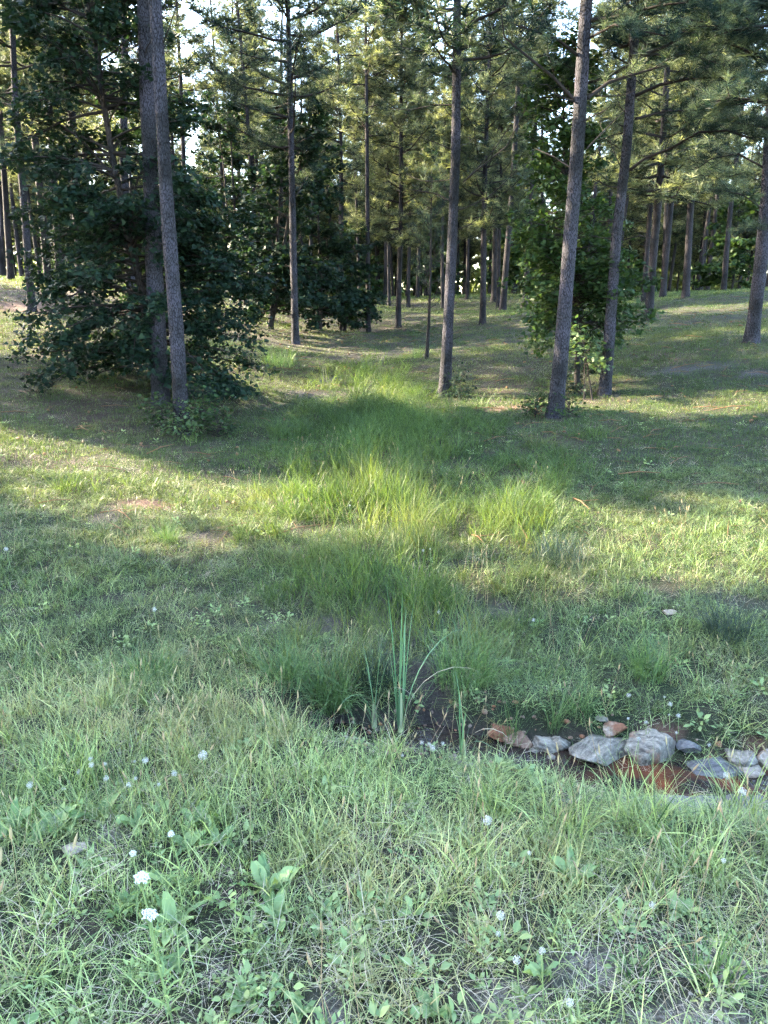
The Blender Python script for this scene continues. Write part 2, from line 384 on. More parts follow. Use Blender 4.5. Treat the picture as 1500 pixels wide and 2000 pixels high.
def rock_mat(name, ca, cb, stain=(.30, .13, .06), amt=.5, seed=0.0):
    m, n, N, L = new_mat(name)
    tc = N('TexCoord'); mp = N('Mapping'); mp.inputs['Location'].default_value = (seed, seed * 2.1, seed * .7); mp.inputs['Rotation'].default_value = (.4 + seed, .3, seed)
    L(tc.outputs['Object'], mp.inputs['Vector'])
    st = N('Mapping'); st.inputs['Scale'].default_value = (1, 1, 5); L(mp.outputs[0], st.inputs['Vector'])
    a = N('TexNoise'); a.inputs['Scale'].default_value = 9; a.inputs['Detail'].default_value = 8; a.inputs['Roughness'].default_value = .72; L(st.outputs[0], a.inputs['Vector'])
    b = N('TexNoise'); b.inputs['Scale'].default_value = 60; b.inputs['Detail'].default_value = 4; L(mp.outputs[0], b.inputs['Vector'])
    s = N('TexNoise'); s.inputs['Scale'].default_value = 7; s.inputs['Detail'].default_value = 5; L(mp.outputs[0], s.inputs['Vector'])
    r = N('MapRange'); r.inputs[1].default_value = .35; r.inputs[2].default_value = .65; L(a.outputs[0], r.inputs[0])
    mx = N('Mix', data_type='RGBA'); mx.inputs[6].default_value = rgb(ca); mx.inputs[7].default_value = rgb(cb); L(r.outputs[0], mx.inputs[0])
    r2 = N('MapRange'); r2.inputs[1].default_value = .8 - amt * .6; r2.inputs[2].default_value = .95 - amt * .6; L(s.outputs[0], r2.inputs[0])
    m2 = N('Mix', data_type='RGBA'); m2.inputs[7].default_value = rgb(stain); L(mx.outputs[2], m2.inputs[6]); L(r2.outputs[0], m2.inputs[0])
    m3 = N('Mix', data_type='RGBA', blend_type='OVERLAY'); m3.inputs[0].default_value = .6; L(m2.outputs[2], m3.inputs[6]); L(b.outputs[0], m3.inputs[7])
    p = N('BsdfPrincipled'); p.inputs['Roughness'].default_value = .8; p.inputs['Specular IOR Level'].default_value = .3; L(m3.outputs[2], p.inputs['Base Color'])
    ad = N('Math', operation='ADD'); L(a.outputs[0], ad.inputs[0]); L(b.outputs[0], ad.inputs[1])
    bp = N('Bump'); bp.inputs['Strength'].default_value = .7; bp.inputs['Distance'].default_value = .015; L(ad.outputs[0], bp.inputs['Height']); L(bp.outputs[0], p.inputs['Normal'])
    out = N('OutputMaterial'); L(p.outputs[0], out.inputs[0])
    return m

def water_mat():
    m, n, N, L = new_mat('iron_stained_water')
    tc = N('TexCoord'); a = N('TexNoise'); a.inputs['Scale'].default_value = 3.5; a.inputs['Detail'].default_value = 5; L(tc.outputs['Object'], a.inputs['Vector'])
    sx = N('SeparateXYZ'); L(tc.outputs['Object'], sx.inputs[0])
    r0 = N('MapRange'); r0.inputs[1].default_value = .9; r0.inputs[2].default_value = 1.7; L(sx.outputs[0], r0.inputs[0])
    r1 = N('MapRange'); r1.inputs[1].default_value = .44; r1.inputs[2].default_value = .66; L(a.outputs[0], r1.inputs[0])
    mu = N('Math', operation='MULTIPLY'); L(r0.outputs[0], mu.inputs[0]); L(r1.outputs[0], mu.inputs[1])
    mx = N('Mix', data_type='RGBA'); mx.inputs[6].default_value = rgb((.022, .016, .013)); mx.inputs[7].default_value = rgb((.15, .045, .02)); L(mu.outputs[0], mx.inputs[0])
    b = N('TexNoise'); b.inputs['Scale'].default_value = 18; L(tc.outputs['Object'], b.inputs['Vector'])
    bp = N('Bump'); bp.inputs['Strength'].default_value = .12; bp.inputs['Distance'].default_value = .02; L(b.outputs[0], bp.inputs['Height'])
    p = N('BsdfPrincipled'); p.inputs['Roughness'].default_value = .08; p.inputs['IOR'].default_value = 1.33
    L(mx.outputs[2], p.inputs['Base Color']); L(bp.outputs[0], p.inputs['Normal'])
    out = N('OutputMaterial'); L(p.outputs[0], out.inputs[0])
    return m

# ------------------------------------------------------------------ ground sheet and stream
gx = 1.6 * np.sinh(np.linspace(-5.9, 5.9, 420))
gy = 4.0 + 2.2 * np.sinh(np.linspace(-4.2, 5.6, 380))
GX, GY = np.meshgrid(gx, gy); fx_, fy_ = GX.ravel(), GY.ravel()
GZ = T(fx_, fy_)
nx, ny = len(gx), len(gy)
i = (np.arange(ny - 1)[:, None] * nx + np.arange(nx - 1)[None]).ravel()
Q = np.stack([i, i + 1, i + nx + 1, i + nx], -1)
dd = seg_dist(fx_, fy_, DITCH)
ditch_in = np.clip((.36 - dd) / .14, 0, 1)
gul = np.clip((.2 - seg_dist(fx_, fy_, GULLY)) / .1, 0, 1) * np.clip(fbm(fx_ * 1.7, fy_ * 1.7, 61) * 2.2 - .6, 0, 1)
redside = np.clip((fx_ - 1.0) / .6, 0, 1)
mud = np.clip(np.maximum.reduce([pmask(MUD, fx_, fy_), ditch_in * (1 - .55 * redside), gul]), 0, 1)
red = np.clip(np.maximum(pmask(RED, fx_, fy_), ditch_in * redside * .9), 0, 1)
far_straw = np.clip(fbm(fx_ * .35, fy_ * .35, 40) * 2.2 - 1.05, 0, 1) * np.clip((fy_ - 9) / 4, 0, 1) * (1 - swale(fx_, fy_, 1.1)) * .45
straw = np.maximum(pmask(STRAW, fx_, fy_, .8) * .85, far_straw)
grav = pmask(GRAVEL, fx_, fy_, .8)
f32 = lambda a: ('FLOAT', a.astype(np.float32))
gm = mesh_np('ground', np.c_[fx_, fy_, GZ], Q, ground_mat(), True, dict(mud=f32(mud), red=f32(red), straw=f32(straw), gravel=f32(grav)))
tag(obj('ground', gm), 'grassy hillside ground sloping into a wet swale', 'ground', kind='structure')

WZ = float(np.min(T(np.linspace(.3, 3, 20), np.interp(np.linspace(.3, 3, 20), [q[0] for q in DITCH], [q[1] for q in DITCH]))) + .085)
xs = np.linspace(-.4, 8, 80); yc = np.interp(xs, [q[0] for q in DITCH], [q[1] for q in DITCH])
WV = np.concatenate([np.c_[xs, yc - .55, np.full(80, WZ)], np.c_[xs, yc + .55, np.full(80, WZ)]])
k = np.arange(79)
tag(obj('stream_water', mesh_np('stream_water', WV, np.stack([k, k + 1, k + 81, k + 80], -1), water_mat())),
    'shallow rust-coloured water in the stony ditch', 'water', kind='structure')

# ------------------------------------------------------------------ trees
def trunk_mesh(name, path, rad, mat, sides=14, seg=60, plates=0, seed=0):
    """path: (n,3) local points from the base up; rad: radii. plates > 0 displaces real bark plates."""
    rg = np.random.default_rng(seed)
    path = np.asarray(path, float); t0 = np.linspace(0, 1, len(path)); t1 = np.linspace(0, 1, seg) ** 1.25
    P = np.stack([np.interp(t1, t0, path[:, k]) for k in range(3)], -1)
    kx = np.array([1, 4, 6, 4, 1]) / 16
    for _ in range(3):
        Pp = np.pad(P, ((2, 2), (0, 0)), 'edge'); Q_ = sum(kx[j] * Pp[j:j + seg] for j in range(5)); Q_[:2] = P[:2]; Q_[-2:] = P[-2:]; P = Q_
    R = np.interp(t1, t0, rad)
    h = P[:, 2] - P[0, 2]
    R = R * (1 + .20 * np.exp(-h / .35) + .30 * np.exp(-h / .10)) * (1 + (vnoise(h * 1.3, h * 0, seed) - .5) * .10)
    V, Tt = tube(P, R, sides)
    Vr = V.reshape(seg, sides, 3); c = P[:, None]; d = Vr - c
    th = np.arange(sides) * 2 * np.pi / sides
    lob = 1 + (.10 * np.sin(5 * th[None] + seed) + .06 * np.sin(3 * th[None] + 2 * seed)) * np.exp(-h / .22)[:, None] + .03 * np.sin(2 * th + seed * 1.7)[None]
    if plates:
        # cellular plates on the unrolled surface (cells about 5 x 14 cm)
        a = th[None] * R[0] * np.ones((seg, 1)); b = h[:, None] * np.ones((1, sides)); W = 2 * np.pi * R[0]
        ca, cb = .034, .11
        disp = np.zeros((seg, sides)); hmax = 7.5
        n = int(W / ca * hmax / cb); fa = rg.uniform(0, W, n); fb = rg.uniform(0, hmax, n)
        order = np.argsort(fb); fa, fb = fa[order], fb[order]
        for s_ in range(seg):
            if h[s_] > hmax: break
            lo, hi = np.searchsorted(fb, [h[s_] - .3, h[s_] + .3]); A_, B_ = fa[lo:hi], fb[lo:hi]
            if len(A_) < 3: continue
            da = np.abs(a[s_][:, None] - A_[None]); da = np.minimum(da, W - da)
            dist = np.sort(np.hypot(da / ca, (b[s_][:, None] - B_[None]) / cb), 1)
            disp[s_] = np.clip((dist[:, 1] - dist[:, 0]) * 2.2, 0, 1)
        lob = lob * (1 - .025 + .04 * disp)
    V = (c + d * lob[..., None]).reshape(-1, 3)
    return mesh_np(name, V, Tt, mat, plates == 0)

def tuft_templates(M_, w, L, rg, n=3):
    out = []
    for _ in range(n):
        ph = rg.uniform(0, 2 * np.pi, M_); ct = rg.uniform(-.15, .97, M_); st = np.sqrt(1 - ct ** 2)
        D = np.stack([st * np.cos(ph), st * np.sin(ph), ct], -1)
        S = nrm(np.cross(D, nrm(rg.normal(size=(M_, 3)))))
        l = rg.uniform(.75, 1.1, M_)[:, None] * L
        b = D * .012 + np.c_[np.zeros((M_, 2)), rg.uniform(-.05, .02, M_)]
        V = np.stack([b - S * w / 2, b + S * w / 2, b + D * l], 1).reshape(-1, 3)
        out.append((V, np.arange(M_ * 3).reshape(-1, 3)))
    return out

def place_templates(acc, tmpl, pos, axis, scale, rg):
    if not len(pos): return
    pos = np.asarray(pos); axis = nrm(np.asarray(axis)); scale = np.asarray(scale)
    ref = nrm(rg.normal(size=pos.shape)); a = nrm(np.cross(axis, ref)); b = np.cross(axis, a)
    which = rg.integers(0, len(tmpl), len(pos))
    for k, (V, Tt) in enumerate(tmpl):
        s = which == k
        if not s.any(): continue
        Wv = pos[s][:, None] + scale[s][:, None, None] * (V[None, :, 0:1] * a[s][:, None] + V[None, :, 1:2] * b[s][:, None] + V[None, :, 2:3] * axis[s][:, None])
        nn = int(s.sum()); Tw = (Tt[None] + (np.arange(nn) * len(V))[:, None, None]).reshape(-1, 3)
        acc.add(Wv.reshape(-1, 3), Tw, np.repeat(rg.random(nn), len(V)))

def branch_geo(P, r0, rg, leafy=1.0, tip_start=.35, bl_len=.42, spacing=.11, side_sp=.2, up=.25, sides=4):
    """wood tubes and needle-tuft placements for one branch polyline P."""
    P = np.asarray(P, float); wood = []; pos = []; axs = []; sc = []
    L = np.linalg.norm(np.diff(P, axis=0), axis=1).sum()
    wood.append(tube(P, np.linspace(r0, r0 * .22 + .003, len(P)), sides))
    cum = np.r_[0, np.cumsum(np.linalg.norm(np.diff(P, axis=0), axis=1))] / L
    at = lambda t: np.array([np.interp(t, cum, P[:, k]) for k in range(3)])
    if leafy < 0: return wood, pos, axs, sc
    n = max(int(L * (1 - tip_start) / side_sp * (leafy if leafy > 0 else .4)), 2)
    for k, t in enumerate(np.linspace(tip_start, 1, n)):
        p = at(t); d = nrm(at(min(t + .05, 1)) - at(max(t - .05, 0)))
        sd = nrm(np.cross(d, [0, 0, 1.])); s = 1 if k % 2 else -1
        ln = max(L * bl_len * (1.05 - .6 * t), .22) * rg.uniform(.55, 1.25)
        q = nrm(d * rg.uniform(.5, 1) + sd * s * rg.uniform(.5, 1) + np.array([0, 0, rg.uniform(-.25, .45)]))
        pts = [p]; 
        for _ in range(3):
            pts.append(pts[-1] + q * ln / 3); q = nrm(q + np.array([0, 0, up * .6]) + rg.normal(size=3) * .12)
        pts = np.array(pts); wood.append(tube(pts, np.linspace(max(r0 * .28, .006), .003, 4), 3))
        if leafy > 0:
            m = max(int(ln * .75 / spacing), 1) + 1
            for tt in np.linspace(.3, 1, m):
                j = tt * 3; j0 = min(int(j), 2); pp = pts[j0] + (pts[j0 + 1] - pts[j0]) * (j - j0)
                pos.append(pp + rg.normal(size=3) * .03); axs.append(nrm(pts[j0 + 1] - pts[j0] + np.array([0, 0, .35]))); sc.append(rg.uniform(.8, 1.2))
    return wood, pos, axs, sc

def rand_branch(p0, azm, e0, L, rg, curl=.12, n=6):
    d = np.array([math.cos(azm) * math.cos(e0), math.sin(azm) * math.cos(e0), math.sin(e0)]); P = [np.array(p0, float)]
    for _ in range(n):
        P.append(P[-1] + d * L / n); d = nrm(d + np.array([0, 0, curl]) + rg.normal(size=3) * .09)
    return np.array(P)

TUFT_NEAR = tuft_templates(34, .0075, .175, np.random.default_rng(1))
TUFT_FAR = tuft_templates(18, .024, .33, np.random.default_rng(2))

def crown_branches(rg, H, hc, pf, Lmax, dz=.42, dead_from=None):
    """yields (polyline, r0, leafy)"""
    out = []; h = hc
    while h < H - .3:
        f = (h - hc) / (H - hc); L = Lmax * (1 - f) ** .75 * (0.75 + .25 * min(f * 6, 1)) + .25
        for _ in range(rg.integers(2, 5)):
            a = rg.uniform(0, 2 * np.pi); e = math.radians(-4 + 42 * f + rg.normal() * 9)
            out.append((rand_branch(pf(h + rg.uniform(-.15, .15)), a, e, L * rg.uniform(.55, 1.15), rg), .010 + .011 * L, 1.0))
        h += dz * rg.uniform(.7, 1.3)
    if dead_from is not None:
        for h in rg.uniform(.8, max(dead_from, 1.5) + 1, 7):
            out.append((rand_branch(pf(h), rg.uniform(0, 2 * np.pi), math.radians(rg.uniform(-15, 20)), rg.uniform(.16, .4), rg, .02, 3), .011, -1))
        h = dead_from
        while h < hc + .3:
            if rg.random() < .8:
                a = rg.uniform(0, 2 * np.pi)
                out.append((rand_branch(pf(h), a, math.radians(rg.uniform(-10, 25)), rg.uniform(.4, 1.7), rg, .05), .012, 0))
            h += rg.uniform(.25, .7)
    return out

def near_pine(key, label, H, hc, Lmax, seed, limbs=(), dead=(), sep_h=6.5, avoid=None, group='pines standing near the swale', dead_from=2.2):
    u, v, d, wpx, up = TR[key]; rg = np.random.default_rng(seed)
    base = pix(u, v, d); base[2] = T(base[0], base[1])[0] - .06
    slant = np.linalg.norm(base - [0, 0, CAMZ]); r0 = wpx / 2 / F * slant
    pts = [base] + [pix(a, b, d) for a, b in up]
    dirn = nrm(pts[-1] - pts[-2]); dirn = nrm(dirn * .5 + np.array([0, 0, .5]))
    while pts[-1][2] - base[2] < H: pts.append(pts[-1] + dirn * 1.0)
    pts = np.array(pts) - base; hz = pts[:, 2]
    hh = np.linspace(0, H, 40); path = np.stack([np.interp(hh, hz, pts[:, 0]), np.interp(hh, hz, pts[:, 1]), hh], -1)
    rad = r0 * .74 * np.maximum(1 - hh / H, .03) ** .72
    pf = lambda h: np.array([np.interp(h, hh, path[:, k]) for k in range(3)])
    root = obj('pine_tree', None, loc=base); tag(root, label, 'tree', group)
    obj('trunk', trunk_mesh('trunk', path, rad, M['bark'], 44, 330, 1, seed), root)
    brs = [b for b in crown_branches(rg, H, hc, pf, Lmax, .42, dead_from) if avoid is None or not avoid(b[0] + base)]
    for poly, r, leafy in limbs:
        brs.append((np.array([pix(a, b, d + c) for a, b, c in poly]) - base, r, leafy))
    crownA = Acc(); woodA = Acc()
    for P, r, leafy in brs:
        hi = P[0][2] >= sep_h
        wood, pos, axs, sc = branch_geo(P, r, rg, leafy, .25 if leafy > 0 else .45, .42, .13 if hi else .075, .2 if hi else .14)
        if P[0][2] < sep_h:
            wa = Acc()
            for V, Tt in wood: wa.add(V, Tt)
            bo = obj('branch', wa.mesh('branch', M['twig']), root)
            if pos:
                na = Acc(); place_templates(na, TUFT_NEAR, pos, axs, sc, rg)
                obj('needles', na.mesh('needles', M['needles']), bo)
        else:
            for V, Tt in wood: woodA.add(V, Tt)
            place_templates(crownA, TUFT_FAR, pos, axs, sc, rg)
    if woodA.V: obj('upper_branches', woodA.mesh('upper_branches', M['twig']), root)['kind'] = 'stuff'
    if crownA.V: obj('crown', crownA.mesh('crown', M['needles']), root)
    return root

# --- the pines around the swale
near_pine('T1', 'tall grey-barked pine with bare straight trunk, the front one at the maple', 15, 7.6, 2.0, 101, dead_from=6.5,
          limbs=[([(318, 85, 0), (332, 50, -.2), (347, 5, -.4)], .012, 0)])
near_pine('T2', 'dark thick pine trunk wrapped by maple leaves behind the grey front pine', 16, 7.5, 2.2, 102, dead_from=6)
near_pine('T16', 'slim pine in the middle of the clearing, with thin bare lower branches', 15, 6.4, 2.5, 103, dead_from=2.8,
          limbs=[([(905, 355, 0), (935, 330, -.3), (990, 285, -.6), (1030, 205, -.8)], .018, 0),
                 ([(905, 355, 0), (960, 300, .4), (1000, 240, .6), (1020, 200, .8)], .012, 0),
                 ([(884, 395, 0), (850, 378, .3), (790, 368, .6)], .016, 0),
                 ([(882, 205, 0), (850, 205, .2), (800, 215, .4), (760, 210, .5)], .016, .5),
                 ([(882, 292, 0), (850, 278, -.3), (820, 268, -.5)], .012, 0),
                 ([(897, 100, 0), (930, 85, 0), (970, 60, -.2), (1010, 20, -.3)], .016, .6),
                 ([(888, 60, 0), (850, 40, 0), (800, 45, .3), (760, 30, .4)], .02, 1.2),
                 ([(885, 110, 0), (850, 95, .2), (815, 100, .4), (780, 90, .6)], .018, 1.2),
                 ([(897, 40, 0), (930, 20, .2), (960, 30, .4)], .018, 1.2)])
near_pine('T21', 'pine with rough pale bark at the right, standing before the sweetgum', 16, 6.6, 2.8, 104, dead_from=3.4,
          limbs=[([(1121, 195, 0), (1080, 150, -.2), (1030, 110, -.4), (985, 72, -.5), (978, 20, -.6)], .032, .35),
                 ([(1120, 198, 0), (1085, 185, -.5), (1070, 165, -.7)], .014, 0),
                 ([(1128, 108, 0), (1090, 78, -.3), (1050, 62, -.5), (1010, 50, -.7)], .028, 1.3),
                 ([(1147, 192, 0), (1190, 160, .2), (1250, 142, .4), (1300, 128, .6)], .034, .6),
                 ([(1146, 290, 0), (1180, 255, .3), (1220, 215, .6)], .013, 0),
                 ([(1115, 328, 0), (1080, 305, .3), (1045, 290, .6)], .014, 0),
                 ([(1150, 40, 0), (1220, 30, -.4), (1290, 10, -.8), (1340, 5, -1)], .034, 1.5),
                 ([(1150, 75, 0), (1200, 48, -.6), (1250, 60, -1), (1300, 70, -1.2)], .022, 1.5)])
near_pine('T22', 'leaning pine right behind the pale-barked one, long limbs reaching to the right', 15, 6.2, 2.8, 105, dead_from=2.6,
          limbs=[([(1228, 333, 0), (1262, 308, -.3), (1310, 290, -.6), (1365, 258, -1), (1420, 255, -1.3), (1480, 275, -1.5)], .034, 1.1),
                 ([(1240, 187, 0), (1290, 165, -.3), (1340, 155, -.6), (1400, 150, -1), (1470, 160, -1.3)], .034, 1.4),
                 ([(1242, 232, 0), (1300, 217, .3), (1350, 215, .6), (1400, 225, .9)], .026, 1.1),
                 ([(1220, 468, 0), (1250, 460, -.3), (1290, 470, -.5)], .013, 0),
                 ([(1247, 70, 0), (1310, 60, -.6), (1380, 70, -1), (1450, 95, -1.4), (1500, 120, -1.7)], .036, 1.7),
                 ([(1250, 30, 0), (1320, 20, -.6), (1400, 30, -1), (1480, 40, -1.4)], .03, 1.7),
                 ([(1240, 110, 0), (1300, 105, .4), (1360, 110, .8), (1420, 130, 1.2)], .028, 1.5),
                 ([(1236, 130, 0), (1200, 110, .4), (1175, 60, .6)], .02, 1)])
near_pine('T26', 'pine at the right edge on the open lawn, needles against its trunk', 14, 5.0, 2.0, 106, dead_from=4,
          limbs=[([(1487, 450, 0), (1470, 440, -.5), (1450, 455, -.8)], .014, 1.3), ([(1493, 410, 0), (1450, 380, -.4), (1400, 370, -.6)], .018, 1.5),
                 ([(1497, 330, 0), (1440, 300, .4), (1390, 310, .8), (1360, 330, 1)], .022, 1.5)])
near_pine('T10', 'thin dark pine at the grassy mound left of the muddy track', 17, 5.6, 2.7, 107, sep_h=7.5, dead_from=3,
          limbs=[([(577, 385, 0), (600, 345, .5), (620, 330, 1)], .015, 1.2), ([(570, 300, 0), (530, 280, .4), (490, 290, .6)], .02, 1.5)])
near_pine('T3', 'slender dark pine on the left slope, red straw at its foot', 15, 5.4, 2.0, 108, sep_h=7.0, dead_from=3.2,
          limbs=[([(40, 330, 0), (10, 290, -.4), (-30, 270, -.8)], .016, 1), ([(45, 315, 0), (90, 290, .4), (120, 310, .7)], .016, 1)])
near_pine('T2b', 'pine trunk showing through the maple leaves, lit patch low down', 15, 6.0, 2.1, 109, sep_h=6.0, dead_from=5)

# pine just past the right edge whose boughs hang into the picture
TR['TR'] = (1600, 700, 13.5, 34, [(1640, 300), (1665, 0)])
near_pine('TR', 'pine past the right edge, its dark boughs hanging into the top right corner', 14, 6.2, 2.0, 110, dead_from=5,
          limbs=[([(1630, 200, 0), (1560, 190, -.4), (1490, 200, -.6), (1430, 190, -.7), (1390, 200, -.8)], .036, 1.8),
                 ([(1640, 120, 0), (1570, 70, -.4), (1500, 50, -.6), (1420, 60, -.8), (1370, 40, -1)], .036, 1.8),
                 ([(1640, 250, 0), (1580, 270, .3), (1500, 250, .5), (1440, 240, .7)], .036, 1.8),
                 ([(1640, 60, 0), (1560, 20, .3), (1480, 0, .5), (1400, 0, .7)], .034, 1.8)])

# --- mid-distance and far pines: a few grown trees, copied
def proto_pine(seed, H, hc, Lmax, r0):
    rg = np.random.default_rng(seed); hh = np.linspace(0, H, 30)
    bx, by = rg.normal(size=2) * .25
    path = np.stack([bx * (hh / H) ** 2 + .06 * np.sin(hh * .5 + seed), by * (hh / H) ** 2, hh], -1)
    pf = lambda h: np.array([np.interp(h, hh, path[:, k]) for k in range(3)])
    tm = trunk_mesh('trunk', path, r0 * np.maximum(1 - hh / H, .03) ** .75, M['bark_far'], 12, 50, 0, seed)
    ca, wa = Acc(), Acc()
    for P, r, leafy in crown_branches(rg, H, hc, pf, Lmax, .36, hc * .55):
        wood, pos, axs, sc = branch_geo(P, r, rg, leafy, .22, .45, .13, .2, sides=3)
        for V, Tt in wood[:1] + wood[1::2]: wa.add(V, Tt)
        place_templates(ca, TUFT_FAR, pos, axs, sc, rg)
    return dict(trunk=tm, wood=wa.mesh('branches', M['twig']), crown=ca.mesh('crown', M['needles_sunlit']), r0=r0, H=H)
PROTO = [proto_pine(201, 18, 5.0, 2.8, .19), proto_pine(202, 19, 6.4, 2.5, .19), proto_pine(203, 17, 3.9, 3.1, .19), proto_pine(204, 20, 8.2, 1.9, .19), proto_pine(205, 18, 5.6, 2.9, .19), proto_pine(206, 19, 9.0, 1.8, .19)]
USED = {}
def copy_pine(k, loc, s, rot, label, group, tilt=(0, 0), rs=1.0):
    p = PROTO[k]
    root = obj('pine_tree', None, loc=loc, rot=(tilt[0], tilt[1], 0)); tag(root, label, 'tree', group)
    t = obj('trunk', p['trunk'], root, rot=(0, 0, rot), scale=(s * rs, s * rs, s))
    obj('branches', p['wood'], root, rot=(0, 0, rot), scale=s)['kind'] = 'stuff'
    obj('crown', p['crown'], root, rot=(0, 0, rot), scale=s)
    return root
def mid_pine(key, k, s, rot, label):
    u, v, d, wpx, up = TR[key]; b = pix(u, v, d); b[2] = T(b[0], b[1])[0] - .05
    r = wpx / 2 / F * np.linalg.norm(b - [0, 0, CAMZ]); top = pix(up[-1][0], up[-1][1], d)
    lean = math.atan2(top[0] - b[0], top[2] - b[2])
    copy_pine(k, b, s, rot, label, 'pines of the middle rows', (0, lean), r / (PROTO[k]['r0'] * s) * .78)
G = RNG.uniform
for a in [('T4', 1, .9, 1.0, 'dark pine trunk just behind the left edge of the maple foliage'),
          ('T5', 3, .95, 2.0, 'sunlit pine on the left crest with a dry bush at its foot'),
          ('T6', 0, .95, 3.1, 'thick pine trunk with sun down its edge, second right of the sunlit crest pine'),
          ('T7', 4, .95, 4.0, 'thin sunlit orange trunk seen beside the maple foliage'),
          ('T8', 1, 1.0, 5.0, 'greyish pine near the left edge on the bright crest'),
          ('T9', 0, 1.0, .5, 'very thin pine trunk cut by the left edge of the photo'),
          ('T11', 3, .95, 1.5, 'pale thin bare trunk standing right of the dark broadleaf thicket'),
          ('T12', 1, .95, 2.6, 'pale trunk rising out of the dark broadleaf thicket'),
          ('T13', 2, .9, 3.4, 'reddish pine trunk between the pale bare trunk and the sapling'),
          ('T14', 0, 1.0, 4.4, 'thin pine behind and left of the reddish trunk, mid clearing'),
          ('T15', 4, 1.0, 5.4, 'thin pine behind and right of the reddish trunk, mid clearing'),
          ('T18', 2, .95, .2, 'pine right of the slim middle pine, bright grass at its foot'),
          ('T19', 1, 1.0, 1.2, 'far thin pine directly right of the slim middle pine'),
          ('T20', 0, 1.0, 2.2, 'far thin pine left of the sweetgum foliage'),
          ('T23', 2, .95, 3.2, 'leaning pine with vine-clad upper trunk beyond the sweetgum'),
          ('T24', 4, .95, 4.2, 'thin leaning pine close behind the vine-clad pine'),
          ('T25', 2, .95, 5.2, 'leaning pine on the sunny right-hand rise, bare straw at its foot')]:
    mid_pine(*a)

# far rows: thin trunks on and behind the crest
rg = np.random.default_rng(77); placed = []
for kk in range(900):
    y = rg.uniform(40, 92); x = rg.uniform(-.58, .66) * y
    if y < 46 and abs(x) < 6: continue
    if any((x - a) ** 2 + (y - b) ** 2 < (3.4 if y < 62 else 3.1) ** 2 for a, b in placed): continue
    placed.append((x, y))
    if len(placed) >= 125: break
n0 = len(placed)
for kk in range(600):
    y = rg.uniform(66, 104); x = rg.uniform(-.62, .66) * y
    if any((x - a) ** 2 + (y - b) ** 2 < 2.6 ** 2 for a, b in placed): continue
    placed.append((x, y))
    if len(placed) >= n0 + 90: break
for x, y in placed:
    z = T(x, y)[0] - .05
    if x < -10: lab, grp = 'slender pine among the far rows on the left crest', 'far pines of the left crest'
    elif x < 10: lab, grp = 'slender pine among the far rows beyond the middle clearing', 'far pines beyond the clearing'
    else: lab, grp = 'slender pine among the far rows on the right rise', 'far pines of the right rise'
    copy_pine((1, 3, 5, 3, 5)[int(rg.integers(0, 5))] if y < 64 else (0, 1, 2, 4, 0)[int(rg.integers(0, 5))], (x, y, z), rg.uniform(.9, 1.15), rg.uniform(0, 6.28), lab, grp, (rg.normal() * .02, rg.normal() * .03), rg.uniform(.6, .9))

# pines outside the frame on the left, which shade the foreground
rg = np.random.default_rng(5)
SH = []
for sl_, xs_ in [(-3, (-17, -21)), (-.6, (-15.5, -18, -21, -24)), (1.6, (-15, -17.5, -20, -23, -26)), (3.4, (-15, -17.5, -20, -23)), (4.9, (-14.5, -16.5, -19, -22, -25)), 
                 (11.5, (-13, -16, -19, -22)), (19.5, (-21,))]:
    for q_ in xs_: SH.append((q_ + rg.uniform(-.8, .8), sl_ + math.tan(az) * -q_ + rg.uniform(-.25, .25)))
for x, y in SH:
    copy_pine(int(rg.integers(0, 5)), (x, y, T(x, y)[0] - .05), rg.uniform(.85, 1.05), rg.uniform(0, 6.28), 'pine past the left edge of the view that shades the grass', 'pines past the left edge')

# --- sapling pine
rg = np.random.default_rng(31)
b = pix(833, 702, 20); b[2] = T(b[0], b[1])[0] - .03
root = obj('pine_sapling', None, loc=b); tag(root, 'young thin pine sapling with soft needles left of the slim middle pine', 'sapling')
hh = np.linspace(0, 4.6, 20); path = np.stack([.09 * hh / 4.6 + .03 * np.sin(hh), 0 * hh, hh], -1)
obj('trunk', trunk_mesh('trunk', path, np.linspace(.045, .008, 20), M['bark_dark'], 8, 40, 0, 3), root)
for h in np.arange(1.3, 4.5, .2):
    for _ in range(2):
        L = (.95 - .16 * h) * rg.uniform(.6, 1.2) + .12
        P = rand_branch([.02 * h, 0, h], rg.uniform(0, 6.28), math.radians(25), L, rg, .2)
        wood, pos, axs, sc = branch_geo(P, .009, rg, 0 if h < 1.6 else .9, .4, .4, .13)
        wa = Acc()
        for V, Tt in wood: wa.add(V, Tt)
        bo = obj('branch', wa.mesh('branch', M['twig']), root)
        if pos:
            na = Acc(); place_templates(na, TUFT_NEAR, pos, axs, sc, rg); obj('needles', na.mesh('needles', M['needles']), bo)

# --- broadleaf trees
def lobed(w=1.0, lobes=5):
    ang = np.linspace(-2.3, 2.3, lobes * 2 - 1); V = [(0, 0, 0)]
    for k, a in enumerate(ang):
        r = (.62 if abs(a) > 1.2 else .72 if abs(a) > .5 else .85) if k % 2 == 0 else .36
        V.append((w * r * math.sin(a), .34 + r * math.cos(a) * .78, 0))
    V = np.array(V); V[:, 2] = -.16 * ((V[:, 0]) ** 2 + (V[:, 1] - .3) ** 2) + .10 * np.abs(V[:, 0])
    n = len(V); c = np.array([[0, .34, 0]]); V = np.concatenate([c, V])
    Tt = [(0, k, k + 1) for k in range(1, n)] + [(0, n, 1)]
    return V, np.array(Tt)
def oval(w=.4):
    V = np.array([(0, 0, 0), (w * .8, .3, .06), (w, .55, .07), (0, 1, -.08), (-w, .55, .07), (-w * .8, .3, .06), (0, .5, 0)])
    return V, np.array([(6, 0, 1), (6, 1, 2), (6, 2, 3), (6, 3, 4), (6, 4, 5), (6, 5, 0)])
